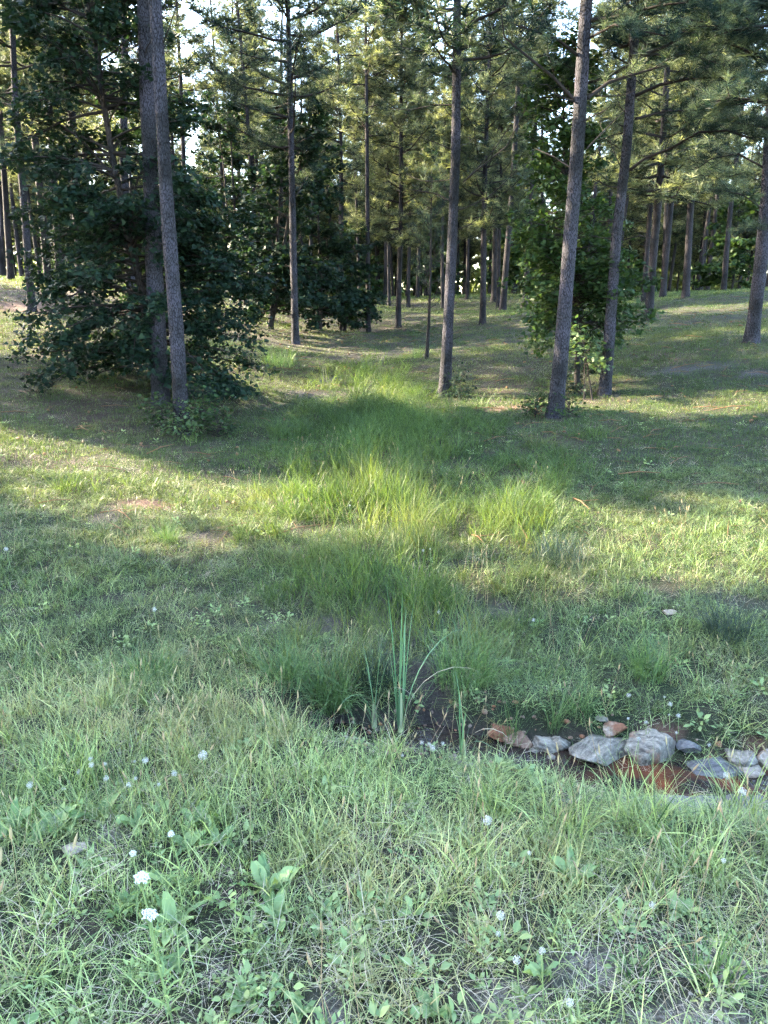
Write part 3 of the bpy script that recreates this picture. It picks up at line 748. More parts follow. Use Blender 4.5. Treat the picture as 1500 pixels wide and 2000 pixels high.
def put_leaves(acc, tmpl, pos, dirn, normal, size, rg):
    pos = np.asarray(pos); d = nrm(dirn); s = nrm(np.cross(d, normal)); nn = np.cross(s, d); V, Tt = tmpl
    Wv = pos[:, None] + np.asarray(size)[:, None, None] * (V[None, :, 0:1] * s[:, None] + V[None, :, 1:2] * d[:, None] + V[None, :, 2:3] * nn[:, None])
    acc.add(Wv.reshape(-1, 3), (Tt[None] + (np.arange(len(pos)) * len(V))[:, None, None]).reshape(-1, 3), np.repeat(rg.random(len(pos)), len(V)))

def broadleaf(name, label, cat, base, H, prof, nlimb, leaves_per, leaf, size, mat, seed, r0, group=None, stems=1, h0=.3, droop=.0, low=None):
    """prof(f) -> crown radius at height fraction f."""
    rg = np.random.default_rng(seed); root = obj(name, None, loc=base); tag(root, label, cat, group)
    leafA = Acc(); twA = Acc()
    pos = []; dirs = []; nors = []
    for s_ in range(stems):
        off = np.array([rg.normal() * .12, rg.normal() * .12, 0]) * (stems > 1); lean = rg.normal(size=2) * (.05 if stems == 1 else .13)
        hh = np.linspace(0, H, 16); path = np.stack([off[0] + lean[0] * hh + .05 * np.sin(hh * 1.1 + s_), off[1] + lean[1] * hh, hh], -1)
        obj('trunk', trunk_mesh('trunk', path, r0 * np.maximum(1 - hh / H, .04) ** .8, M['bark_dark'], 9, 40, 0, seed + s_), root)
        for q in range(nlimb // stems):
            f = rg.uniform(h0, .98) if rg.random() > .25 else rg.uniform(h0, h0 + .3)
            h = f * H; L = prof(f) * rg.uniform(.6, 1.1); a = rg.uniform(0, 2 * np.pi)
            p0 = np.array([np.interp(h * .92, hh, path[:, k]) for k in range(3)])
            P = rand_branch(p0, a, math.radians(18 - 25 * droop + 25 * f + rg.normal() * 16), L, rg, -.06 * (1 + droop) , 5)
            V, Tt = tube(P, np.linspace(.006 + .012 * L, .004, 6), 4)
            la = Acc(); la.add(V, Tt)
            ntw = max(int(L * 5), 3)
            for k in range(ntw):
                t = rg.uniform(.2, 1) ** .8; j = t * 5; j0 = min(int(j), 4); p = P[j0] + (P[j0 + 1] - P[j0]) * (j - j0)
                d = nrm(P[j0 + 1] - P[j0]); sd = nrm(np.cross(d, [0, 0, 1])) * (1 if rg.random() < .5 else -1)
                q_ = nrm(d * rg.uniform(.3, 1) + sd * rg.uniform(.2, 1) + np.array([0, 0, rg.uniform(-.25, .3)])); ln = rg.uniform(.18, .5) * min(1, .5 + L * .3)
                V, Tt = tube(np.array([p, p + q_ * ln]), np.array([.004, .002]), 3); la.add(V, Tt)
                n = max(int(leaves_per * rg.uniform(.6, 1.4)), 2); tt = rg.uniform(.15, 1.08, n)
                pos.append(p + q_ * ln * tt[:, None] + rg.normal(size=(n, 3)) * [.07, .07, .07])
                dd_ = q_ * .6 + nrm(rg.normal(size=(n, 3)) * [1, 1, .25]) + np.array([0, 0, -.35]); dirs.append(dd_)
                nors.append(np.array([0, 0, 1.]) + q_ * .3 + rg.normal(size=(n, 3)) * .5)
            obj('limb', la.mesh('limb', M['twig']), root)
    pos = np.concatenate(pos); n = len(pos)
    keep = pos[:, 2] > .12
    put_leaves(leafA, leaf, pos[keep], np.concatenate(dirs)[keep], np.concatenate(nors)[keep], size * rg.uniform(.55, 1.25, int(keep.sum())), rg)
    obj('crown', leafA.mesh('crown', mat), root)
    return root
LOB3 = lobed(1.0, 3); OV = oval(); OVW = oval(.52)
def at_base(u, v, d):
    b = pix(u, v, d); b[2] = T(b[0], b[1])[0] - .04; return b

broadleaf('maple_tree', 'large dark-leaved maple at the left with boughs sweeping almost to the ground', 'tree', at_base(312, 772, 15.3), 10.5,
          lambda f: 2.35 * (1 - f) ** .42 * (.8 + .2 * min(f * 8, 1)) + .2, 250, 24, LOB3, .095, M['leaf_dark'], 301, .09, stems=1, h0=.06, droop=.5)
broadleaf('sweetgum_tree', 'leafy sweetgum between the two right pines, its top sunlit yellow-green', 'tree', at_base(1128, 752, 16.6), 7.4,
          lambda f: (1.42 * (1 - f) ** .5 + .12) * (.8 + .3 * math.sin(f * 17) ** 2), 230, 19, LOB3, .10, M['leaf_mid'], 302, .06, stems=1, h0=.15, droop=.3)
broadleaf('broadleaf_shrub', 'small pale-leaved shrub at the foot of the leaning right pine', 'shrub', at_base(1150, 772, 15.2), 1.55,
          lambda f: .42 * (1 - abs(f - .65)) + .05, 14, 7, OVW, .10, M['leaf_pale'], 303, .014, stems=2, h0=.45)
for k, (u, v, d, H, R_, lab) in enumerate([(525, 660, 27, 7.5, 2.4, 'dark leafy tree just left of the thin dark pine'),
                                           (622, 645, 30, 8.0, 2.5, 'dark leafy tree just right of the thin dark pine'),
                                           (668, 645, 33, 4.4, 1.5, 'low dark leafy bush beside the pale bare trunk'),
                                           (480, 640, 33, 9.0, 2.6, 'dark leafy tree half hidden behind the maple')]):
    broadleaf('broadleaf_tree' if H > 4 else 'broadleaf_bush', lab, 'tree' if H > 4 else 'bush', at_base(u, v, d), H,
              lambda f, R_=R_: R_ * (1 - f) ** .6 + .2, 100 if H > 5 else 45, 16, OVW, .15, M['leaf_dark'], 310 + k, .07, group='dark broadleaf thicket', stems=2, h0=.1, droop=.3)
# sun-touched broadleaf bushes in the far rows
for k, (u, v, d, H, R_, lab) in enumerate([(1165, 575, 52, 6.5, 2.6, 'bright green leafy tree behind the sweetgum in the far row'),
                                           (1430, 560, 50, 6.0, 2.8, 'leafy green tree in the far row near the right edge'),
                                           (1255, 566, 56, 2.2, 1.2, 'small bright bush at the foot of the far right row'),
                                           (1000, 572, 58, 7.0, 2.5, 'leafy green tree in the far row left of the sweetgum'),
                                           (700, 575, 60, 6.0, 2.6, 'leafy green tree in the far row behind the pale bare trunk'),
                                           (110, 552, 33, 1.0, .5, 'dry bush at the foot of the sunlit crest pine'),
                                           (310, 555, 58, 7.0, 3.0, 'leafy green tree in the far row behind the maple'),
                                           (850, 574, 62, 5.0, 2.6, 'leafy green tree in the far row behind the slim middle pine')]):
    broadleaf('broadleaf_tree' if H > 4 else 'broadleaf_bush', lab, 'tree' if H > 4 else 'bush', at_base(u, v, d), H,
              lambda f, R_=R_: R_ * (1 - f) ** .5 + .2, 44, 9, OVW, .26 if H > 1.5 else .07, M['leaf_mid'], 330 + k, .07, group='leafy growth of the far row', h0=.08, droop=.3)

# far wood closing the view behind the rows
rg = np.random.default_rng(990); wa = Acc()
for kk in range(190):
    y = rg.uniform(88, 125); x = rg.uniform(-.75, .75) * y; z = T(x, y)[0]; n = 260; Hh = rg.uniform(8, 17); Rr = rg.uniform(2, 4)
    q = nrm(rg.normal(size=(n, 3))) * rg.uniform(.55, 1.05, n)[:, None] * [Rr, Rr, Hh / 2] + [x, y, z + Hh / 2]
    put_leaves(wa, OVW, q, rg.normal(size=(n, 3)), rg.normal(size=(n, 3)) + [0, 0, 1], rg.uniform(.4, .95, n), rg)
M['wood'] = foliage('far_wood_leaves', (.05, .08, .035), (.13, .16, .065), .35, .6, .2)
tag(obj('far_woods', wa.mesh('far_woods', M['wood'])), 'leafy wood far behind the last rows of pines', 'woods', kind='stuff')

# ------------------------------------------------------------------ grasses (geometry-node scatter, each object holds its own blade clumps)
def blades(n, rg, R, hmin, hmax, w, bend, seg=3, spread=1.0, flat=0.0, taper=1.4):
    """one clump: n curved blades rooted within radius R"""
    r = R * np.sqrt(rg.random(n)); a = rg.uniform(0, 2 * np.pi, n)
    B = np.stack([r * np.cos(a), r * np.sin(a), np.full(n, -.015)], -1)
    az_ = a + rg.normal(size=n) * 1.1 if spread else rg.uniform(0, 2 * np.pi, n)
    az_ = np.where(rg.random(n) < .35, rg.uniform(0, 2 * np.pi, n), az_)
    h = rg.uniform(hmin, hmax, n); bd = np.abs(rg.normal(size=n)) * bend + .08; tl = rg.uniform(.0, .35, n) * spread
    D = np.stack([np.cos(az_), np.sin(az_), 0 * az_], -1); tw = rg.normal(size=n) * .9
    S = np.stack([-np.sin(az_ + tw), np.cos(az_ + tw), 0 * az_], -1)
    ts = np.linspace(0, 1, seg + 1); V = []; wd = w * rg.uniform(.6, 1.3, n)
    for k, t in enumerate(ts):
        ang = tl + bd * t
        hor = h * t * np.sin(np.minimum(ang, 1.9)) ; ver = h * t * np.cos(np.minimum(ang, 1.9)) * (1 - flat) + .02 * flat
        c = B + D * hor[:, None] + np.stack([0 * h, 0 * h, ver], -1)
        ww = (wd * (1 - t ** taper) * (.7 + .6 * min(t * 3, 1)) / 1.3)[:, None]
        if k < seg: V += [c - S * ww / 2, c + S * ww / 2]
        else: V.append(c)
    V = np.stack(V, 1); m = V.shape[1]; Tt = []
    for k in range(seg - 1): Tt += [(2 * k, 2 * k + 1, 2 * k + 3), (2 * k, 2 * k + 3, 2 * k + 2)]
    Tt.append((2 * seg - 2, 2 * seg - 1, 2 * seg)); Tt = np.array(Tt)
    TT = (Tt[None] + (np.arange(n) * m)[:, None, None]).reshape(-1, 3)
    return V.reshape(-1, 3), TT, np.repeat(rg.random(n), m)

_GN = {}
def scatter_tree(nv):
    if nv in _GN: return _GN[nv]
    g = bpy.data.node_groups.new('scatter_%d' % nv, 'GeometryNodeTree')
    g.interface.new_socket('Geometry', in_out='INPUT', socket_type='NodeSocketGeometry'); g.interface.new_socket('Geometry', in_out='OUTPUT', socket_type='NodeSocketGeometry')
    N = g.nodes.new; L = g.links.new
    gi = N('NodeGroupInput'); go = N('NodeGroupOutput')
    def na(nm, typ):
        a = N('GeometryNodeInputNamedAttribute'); a.data_type = typ; a.inputs['Name'].default_value = nm; return a.outputs[0]
    pr = na('proto', 'INT')
    jn = N('GeometryNodeJoinGeometry')
    def cmp(k):
        c = N('FunctionNodeCompare'); c.data_type = 'INT'; c.operation = 'EQUAL'; L(pr, c.inputs[2]); c.inputs[3].default_value = k; return c.outputs[0]
    for k in range(nv):
        sp = N('GeometryNodeSeparateGeometry'); sp.domain = 'POINT'; L(gi.outputs[0], sp.inputs[0]); L(cmp(k), sp.inputs[1])
        gt = N('GeometryNodeGeometryToInstance'); L(sp.outputs[0], gt.inputs[0]); L(gt.outputs[0], jn.inputs[0])
    sp = N('GeometryNodeSeparateGeometry'); sp.domain = 'POINT'; L(gi.outputs[0], sp.inputs[0]); L(cmp(-1), sp.inputs[1])
    ip = N('GeometryNodeInstanceOnPoints'); L(sp.outputs[0], ip.inputs['Points']); L(jn.outputs[0], ip.inputs['Instance'])
    ip.inputs['Pick Instance'].default_value = True
    L(na('pick', 'INT'), ip.inputs['Instance Index']); L(na('rot', 'FLOAT_VECTOR'), ip.inputs['Rotation']); L(na('scl', 'FLOAT_VECTOR'), ip.inputs['Scale'])
    L(ip.outputs[0], go.inputs[0])
    _GN[nv] = g; return g

def scatter(name, label, cat, protos, mat, P, scl, tint, rg, tilt=.12, hs=None, real=False):
    if real:      # plain joined mesh
        acc = Acc(); tt_ = []; n = len(P); pk = rg.integers(0, len(protos), n); a = rg.uniform(0, 6.28, n); sh = rg.normal(size=(n, 2)) * tilt
        hs_ = np.ones(n) if hs is None else hs
        for k, (v_, t_, a_) in enumerate(protos):
            s_ = pk == k; c_, q_ = np.cos(a[s_])[:, None], np.sin(a[s_])[:, None]; S_ = scl[s_][:, None]
            z_ = v_[None, :, 2] * S_ * hs_[s_][:, None]
            W = np.stack([(v_[None, :, 0] * c_ - v_[None, :, 1] * q_) * S_ + z_ * sh[s_, 0:1], (v_[None, :, 0] * q_ + v_[None, :, 1] * c_) * S_ + z_ * sh[s_, 1:2], z_], -1) + P[s_][:, None]
            m_ = int(s_.sum()); acc.add(W.reshape(-1, 3), (t_[None] + (np.arange(m_) * len(v_))[:, None, None]).reshape(-1, 3), np.tile(a_, m_)); tt_.append(np.repeat(np.broadcast_to(tint, (n,))[s_], len(v_)))
        me = mesh_np(name, np.concatenate(acc.V), np.concatenate(acc.T), mat, False, dict(var=f32(np.concatenate(acc.A)), tint=f32(np.concatenate(tt_))))
        return tag(obj(name, me), label, cat, kind='stuff')
    n = len(P); V = [P]; Tn = []; var = [np.full(n, .5)]; pid = [np.full(n, -1)]; off = n
    for k, (v_, t_, a_) in enumerate(protos):
        V.append(v_); Tn.append(t_ + off); off += len(v_); var.append(a_); pid.append(np.full(len(v_), k))
    V = np.concatenate(V); N_ = len(V)
    rot = np.zeros((N_, 3), np.float32); rot[:n] = np.c_[rg.normal(size=(n, 2)) * tilt, rg.uniform(0, 6.28, n)]
    sc = np.ones((N_, 3), np.float32); sc[:n] = scl[:, None]
    if hs is not None: sc[:n, 2] *= hs
    pk = np.zeros(N_, np.int32); pk[:n] = rg.integers(0, len(protos), n)
    tn = np.zeros(N_, np.float32); tn[:n] = tint
    m = mesh_np(name, V, np.concatenate(Tn), mat, False, dict(var=f32(np.concatenate(var)), proto=('INT', np.concatenate(pid).astype(np.int32)),
                rot=('FLOAT_VECTOR', rot), scl=('FLOAT_VECTOR', sc), pick=('INT', pk), tint=('FLOAT', tn)))
    o = obj(name, m); tag(o, label, cat, kind='stuff')
    md = o.modifiers.new('scatter', 'NODES'); md.node_group = scatter_tree(len(protos))
    return o

def sample(rg, y0, y1, dens, dens_fn=None, m=.56, extra=3.0):
    """random ground points in the wedge the camera can see, dens per square metre, thinned by dens_fn(x, y) in 0..1"""
    area = (y1 ** 2 - y0 ** 2) * m + 2 * extra * (y1 - y0); n = int(area * dens)
    y = rg.uniform(y0, y1, int(n * 3 + 50)); y = y[rg.random(len(y)) * (m * y1 + extra) < m * y + extra]; x = rg.uniform(-1, 1, len(y)) * (m * y + extra)
    x, y = x[:n], y[:n]
    k = (np.abs(x) < m * y + .8) | (rg.random(len(x)) < .42); x, y = x[k], y[k]
    if dens_fn is not None:
        k = rg.random(len(x)) < dens_fn(x, y); x, y = x[k], y[k]
    return np.c_[x, y, T(x, y)]

CURB_Y = 3.02
def open_soil(x, y):
    d = seg_dist(x, y, DITCH)
    wet = np.clip((.34 - d) / .12, 0, 1)
    b = np.maximum.reduce([pmask(MUD, x, y) * .86, pmask(RED, x, y) * .72, pmask(GRAVEL, x, y, .8) * .82, wet * .97])
    return 1 - np.clip(b, 0, 1)
rg = np.random.default_rng(400)
# foreground meadow grass
protos = [blades(32, rg, .07, .06, .18, .0047, 1.0) for _ in range(4)] + [blades(18, rg, .06, .12, .28, .0064, .9) for _ in range(2)] + [blades(38, rg, .08, .06, .20, .0038, .9) for _ in range(3)]
fd = lambda x, y: open_soil(x, y) * np.clip(.35 + 1.1 * fbm(x * 1.6, y * 1.6, 90), 0, 1)
P = np.concatenate([sample(rg, .5, 2.1, 215, lambda x, y: fd(x, y) * .9), sample(rg, 2.1, 5.2, 210, fd), sample(rg, 5.2, 9.5, 130, lambda x, y: fd(x, y) * (1 - .55 * swale(x, y)))])
hgt = np.interp(P[:, 1], [1.1, 1.8, 2.4, 3.2, 5, 9], [.34, .5, .88, 1.0, .85, .5]) * (.6 + .8 * fbm(P[:, 0] * 1.1, P[:, 1] * 1.1, 12))
hgt *= 1 - .5 * np.clip((.95 - seg_dist(P[:, 0], P[:, 1], DITCH)) / .4, 0, 1) * (P[:, 0] > .1)
tn_ = np.clip(fbm(P[:, 0] * 1.3, P[:, 1] * 1.3, 15) * 2.2 - .75, 0, .9) * rg.random(len(P)); sc_ = rg.uniform(.75, 1.2, len(P))
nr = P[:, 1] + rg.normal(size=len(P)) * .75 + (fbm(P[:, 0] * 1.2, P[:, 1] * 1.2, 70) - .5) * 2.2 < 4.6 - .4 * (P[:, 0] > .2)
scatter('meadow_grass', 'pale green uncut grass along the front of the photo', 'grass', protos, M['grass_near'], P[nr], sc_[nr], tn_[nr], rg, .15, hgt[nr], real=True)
scatter('meadow_grass', 'darker mixed grass of the meadow beyond the ditch, partly coloured for canopy shade', 'grass', protos, M['grass_meadow'], P[~nr], sc_[~nr], tn_[~nr], rg, .15, hgt[~nr], real=True)
# tall fine grass in the swale
protos = [blades(30, rg, .09, .18, .50, .0062, .5, 3) for _ in range(4)] + [blades(12, rg, .05, .3, .62, .0055, .35, 3) for _ in range(2)]
sd = lambda x, y: swale(x, y) * (1 - .9 * (1 - open_soil(x, y))) * np.clip(fbm(np.asarray(x) * 2.6, np.asarray(y) * 2.0, 301) * 3.4 - .9, .12, 1)
P = np.concatenate([sample(rg, 4.6, 9, 105, sd), sample(rg, 9, 16, 50, sd), sample(rg, 16, 24, 22, sd)])
hgt = .25 + 1.15 * fbm(P[:, 0] * 1.4, P[:, 1] * 1.4, 18)
hgt = (hgt + .45 * np.exp(-(seg_dist(P[:, 0], P[:, 1], SWALE) / .8) ** 2)) * np.interp(P[:, 1], [4.5, 6, 8, 13, 16, 22], [.65, .75, .70, .60, .50, .42])
scatter('swale_grass', 'tall fine dark green grass filling the damp swale', 'grass', protos, M['grass_fine'], P, rg.uniform(.75, 1.2, len(P)) * np.interp(P[:, 1], [7, 10, 20], [1, 1.4, 1.9]),
        np.clip(fbm(P[:, 0] * 1.2, P[:, 1] * 1.2, 19) * 1.7 - .75, 0, .55) * rg.random(len(P)), rg, .12, hgt, real=True)
# short lawn grass under the pines
protos = [blades(44, rg, .17, .03, .085, .0075, .9, 2) for _ in range(5)]
ld = lambda x, y: np.clip(1 - .8 * (1 - open_soil(x, y)) - .4 * pmask(STRAW, x, y, .8) - .3 * np.clip(fbm(x * .35, y * .35, 40) * 2.2 - 1.05, 0, 1), .05, 1) * (1 - .8 * swale(x, y, .8))
P = np.concatenate([sample(rg, 6.0, 12, 85, ld), sample(rg, 12, 22, 62, ld), sample(rg, 22, 62, 14, ld)])
far = np.interp(P[:, 1], [8, 20, 40, 60], [1, 1.2, 2.0, 2.6])
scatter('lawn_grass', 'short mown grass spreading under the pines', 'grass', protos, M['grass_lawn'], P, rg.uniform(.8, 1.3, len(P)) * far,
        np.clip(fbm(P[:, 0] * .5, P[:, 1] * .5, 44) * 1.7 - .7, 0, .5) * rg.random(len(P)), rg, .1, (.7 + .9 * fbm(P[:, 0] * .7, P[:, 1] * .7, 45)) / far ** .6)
# dead straw lying in the grass
protos = [blades(16, rg, .12, .10, .26, .0030, .5, 2, flat=.92) for _ in range(4)]
P = np.concatenate([sample(rg, .5, 2.1, 110), sample(rg, 2.1, 3.2, 45), sample(rg, 3.2, 10, 22), sample(rg, 10, 20, 8)])
scatter('dead_straw', 'pale dead grass stems lying between the green blades', 'straw', protos, M['thatch'], P + [0, 0, .02], rg.uniform(.7, 1.2, len(P)), rg.random(len(P)), rg, .2)
# fallen pine needles
protos = [blades(30, rg, .2, .12, .2, .0035, .3, 1, flat=.95) for _ in range(3)]
P = np.concatenate([sample(rg, 6, 14, 40, lambda x, y: np.clip(pmask(STRAW, x, y, .8) + .5 * pmask(RED, x, y), 0, 1)), sample(rg, 14, 32, 12, lambda x, y: np.clip(pmask(STRAW, x, y, .8) + fbm(x * .35, y * .35, 40) * 2 - 1.0, 0, 1))])
scatter('pine_straw', 'brown fallen pine needles under the trees', 'pine straw', protos, M['pinestraw'], P + [0, 0, .015], rg.uniform(.8, 1.4, len(P)), rg.random(len(P)), rg, .1)
# thin seed stalks standing above the grass
def stalks(n, rg):
    a = Acc()
    for _ in range(n):
        b0 = np.r_[rg.normal(size=2) * .06, 0]; h = rg.uniform(.22, .42); d = np.r_[rg.normal(size=2) * .18, 1] * h
        pts = np.array([b0, b0 + d * .5, b0 + d + np.r_[d[:2] * .4, 0]]); V, Tt = tube(pts, np.array([.0014, .0012, .001]), 3); a.add(V, Tt, .3)
        hd = np.array([pts[-1], pts[-1] + nrm(d) * .012, pts[-1] + nrm(d) * .03, pts[-1] + nrm(d) * .045]); V, Tt = tube(hd, np.array([.001, .0042, .0035, .0005]), 4); a.add(V, Tt, .8)
    return np.concatenate(a.V), np.concatenate(a.T), np.concatenate(a.A)
protos = [stalks(3, rg) for _ in range(4)]
P = np.concatenate([sample(rg, 1.6, 4.0, 9, open_soil), sample(rg, 4, 7, 2.5, open_soil), sample(rg, 7, 11, 2.0, lambda x, y: swale(x, y))])
scatter('seed_stalks', 'thin brown seed stalks poking out of the grass', 'seed stalk', protos, M['stalk'], P, rg.uniform(.7, 1.15, len(P)), rg.random(len(P)), rg, .15)
# small leafy ground cover
def rosette(n, rg, s):
    a = Acc(); az_ = rg.uniform(0, 6.28, n); rr = rg.uniform(.0, .05, n)
    pos = np.stack([rr * np.cos(az_), rr * np.sin(az_), rg.uniform(.005, .05, n)], -1); d = np.stack([np.cos(az_), np.sin(az_), rg.uniform(.0, .8, n)], -1)
    put_leaves(a, oval(.24), pos, d, np.array([0, 0, 1.]) + rg.normal(size=(n, 3)) * .4, s * rg.uniform(.6, 1.3, n), rg)
    return np.concatenate(a.V), np.concatenate(a.T), np.concatenate(a.A)
protos = [rosette(22, rg, .020) for _ in range(3)] + [rosette(14, rg, .034) for _ in range(2)]
P = np.concatenate([sample(rg, .5, 2.2, 85, lambda x, y: .45 + .5 * fbm(x * 2, y * 2, 8)), sample(rg, 2.2, 5.5, 26, open_soil), sample(rg, 5.5, 13, 3, open_soil)])
M['cover'] = foliage('ground_cover_leaves', (.08, .15, .05), (.24, .33, .13), .3, .5, .35, tint=True, cc=(.26, .30, .13))
scatter('ground_cover', 'small leafy weeds creeping between the grass blades', 'weeds', protos, M['cover'], P, rg.uniform(.7, 1.3, len(P)), rg.random(len(P)) * .5, rg, .2)

# ------------------------------------------------------------------ rocks and kerb
def rock_mesh(name, sx, sy, sz, seed, mat, planes=14):
    rg = np.random.default_rng(seed); bm = bmesh.new(); bmesh.ops.create_icosphere(bm, subdivisions=4, radius=1)
    V = np.array([v.co[:] for v in bm.verts]); Tt = np.array([[v.index for v in f.verts] for f in bm.faces]); bm.free()
    nn = nrm(rg.normal(size=(planes, 3))); hh = rg.uniform(.46, .8, planes)
    for n_, h_ in zip(nn, hh):
        d = V @ n_; k = d > h_; V[k] -= (d[k] - h_)[:, None] * n_
    nz = sum((fbm(V[:, a] * 3 + seed, V[:, b] * 3 + c, seed) - .5) for a, b, c in ((0, 1, 0), (1, 2, 7), (0, 2, 13)))
    V *= (1 + nz * .16)[:, None]
    fine = sum((fbm(V[:, a] * 11 + seed, V[:, b] * 11, seed + 3) - .5) for a, b in ((0, 1), (1, 2), (0, 2))); V *= (1 + fine * .09)[:, None]
    V = V / np.abs(V).max(0) * [sx, sy, sz]
    m = mesh_np(name, V, Tt, mat, False); return m
GREY = dict(ca=(.042, .036, .028), cb=(.25, .225, .18)); DGREY = dict(ca=(.045, .045, .045), cb=(.14, .14, .14)); TAN = dict(ca=(.16, .12, .085), cb=(.32, .27, .215)); ORG = dict(ca=(.10, .055, .035), cb=(.26, .165, .11))
ROCKS = [  # u, v(bottom-ish centre), width px, height px, depth ratio, colours, stain, label
    (980, 1416, 60, 32, .8, ORG, .8, 'orange rust-stained boulder, leftmost of the big stones in the ditch'),
    (1012, 1432, 58, 44, .9, ORG, .5, 'brown angular stone leaning on the orange boulder'),
    (1070, 1440, 66, 34, .8, GREY, .25, 'low grey stone right of the brown angular stone'),
    (1093, 1450, 36, 36, .9, GREY, .2, 'small pale grey stone touching the largest boulder on its left side'),
    (1076, 1480, 28, 30, .9, GREY, .1, 'small grey block in front of the low grey stone'),
    (1044, 1466, 30, 28, .9, GREY, .1, 'small weathered grey stone half hidden by grass below the brown stone'),
    (1172, 1458, 132, 62, .7, GREY, .12, 'largest light grey boulder with rough cracked face in the ditch'),
    (1196, 1412, 54, 34, .9, TAN, .7, 'tan stone with rusty side standing behind the largest grey boulder'),
    (1275, 1455, 100, 64, .8, GREY, .38, 'wedge-shaped grey boulder with rust corner right of the largest one'),
    (1345, 1444, 42, 30, .9, DGREY, .2, 'dark grey stone behind the flat slab'),
    (1392, 1490, 112, 44, .8, DGREY, .15, 'flat dark grey slab sloping into the red water'),
    (1442, 1470, 66, 36, .8, GREY, .15, 'light grey flat-topped stone near the right edge'),
    (1464, 1492, 58, 46, .9, TAN, .3, 'greyish tan stone below the flat-topped stone'),
    (1500, 1474, 52, 50, .9, TAN, .45, 'tan stone cut by the right edge of the photo'),
    (946, 1456, 30, 14, .9, DGREY, .3, 'small wet stone left of the orange boulder'),
    (824, 1436, 32, 16, .9, TAN, .35, 'small brown stone right of the tallest cattail'),
    (888, 1476, 26, 18, .9, GREY, .2, 'small grey stone at the foot of the smallest cattail'),
    (880, 1442, 22, 18, .9, DGREY, .3, 'small dark stone in the mud between the cattails'),
    (820, 1419, 17, 14, .9, ORG, .9, 'small rusty red stone beside the tallest cattail'),
    (912, 1488, 36, 18, .9, GREY, .3, 'pale flat stone in the grass at the left end of the ditch'),
    (1310, 1191, 26, 16, .9, TAN, .1, 'lone pale stone in the meadow above the ditch'),
    (140, 1637, 46, 20, .9, TAN, .1, 'flat pale stone among the broad weeds at the left'),
    (1176, 1398, 22, 12, .9, GREY, .1, 'small pale stone just behind the tan rusty stone')]
def place_rocks():
    for k, (u, v, wp, hp, dr, colr, st, lab) in enumerate(ROCKS):
        p = ground(u, v, .06 if wp > 40 else .03); s = np.linalg.norm(p - [0, 0, CAMZ]) / F
        sx = wp * s / 2 * 1.03; sz = max(hp * s / 2 * .92, sx * .33); sy = sx * dr
        mt = rock_mat('stone_%d' % k, colr['ca'], colr['cb'], (.17, .07, .035) if st > .6 else (.16, .08, .045), st, k * 1.37)
        o = obj('rock', rock_mesh('rock', sx, sy, sz, 500 + k * 7, mt), loc=(p[0], p[1], T(p[0], p[1])[0] + sz * .22), rot=(0, 0, math.sin(k * 2.3) * .3))
        tag(o, lab, 'rock', 'stones of the ditch' if v > 1390 and u > 790 else None)
place_rocks()
# concrete kerb edge
a = ground(1130, 1575); b_ = ground(1560, 1562); L_ = b_ - a; n = 40
acc = Acc(); ts = np.linspace(-.05, 1.6, n); prof = np.array([(-.10, -.25), (-.10, .035), (-.085, .05), (.075, .05), (.09, .035), (.09, -.25)])
dirn = nrm(L_[:2]); nor = np.array([-dirn[1], dirn[0]]); V = []
rgk = np.random.default_rng(8)
for t in ts:
    c = a + L_ * t - np.array([0, 0, .062])
    for q, (pn, pz) in enumerate(prof):
        V.append([c[0] + nor[0] * pn + rgk.normal() * .004, c[1] + nor[1] * pn + rgk.normal() * .006, c[2] + pz + rgk.normal() * .006 * (q in (1, 2, 3, 4))])
V = np.array(V); Tt = []
for k in range(n - 1):
    for q in range(5):
        i0 = k * 6 + q; Tt += [(i0, i0 + 6, i0 + 7), (i0, i0 + 7, i0 + 1)]
acc.add(V, np.array(Tt)); acc.add(V[:6], np.array([(0, 1, 2), (0, 2, 3), (0, 3, 4), (0, 4, 5)])); acc.add(V[-6:], np.array([(0, 2, 1), (0, 3, 2), (0, 4, 3), (0, 5, 4)]))
tag(obj('concrete_kerb', acc.mesh('concrete_kerb', M['concrete'])), 'pale concrete edge half buried in grass in front of the red water', 'kerb')

# ------------------------------------------------------------------ single plants
def leaf_blade(L, w, droop, rg, lean=.15, seg=8, fold=.25):
    t = np.linspace(0, 1, seg + 1); ang = lean + droop * t ** 2
    y = np.cumsum(np.r_[0, np.sin(ang[1:]) * L / seg]); z = np.cumsum(np.r_[0, np.cos(ang[1:]) * L / seg])
    ww = w * np.minimum(1, .6 + t * 3) * (1 - t ** 3.5) / 2
    V = []
    for k in range(seg + 1): V += [(-ww[k], y[k] - ww[k] * fold, z[k]), (0, y[k], z[k]), (ww[k], y[k] - ww[k] * fold, z[k])]
    Tt = []
    for k in range(seg):
        for q in (0, 1): i0 = 3 * k + q; Tt += [(i0, i0 + 1, i0 + 4), (i0, i0 + 4, i0 + 3)]
    return np.array(V), np.array(Tt)
M['sheath'] = foliage('cattail_base', (.34, .38, .20), (.42, .44, .26), .2, .5, .3)
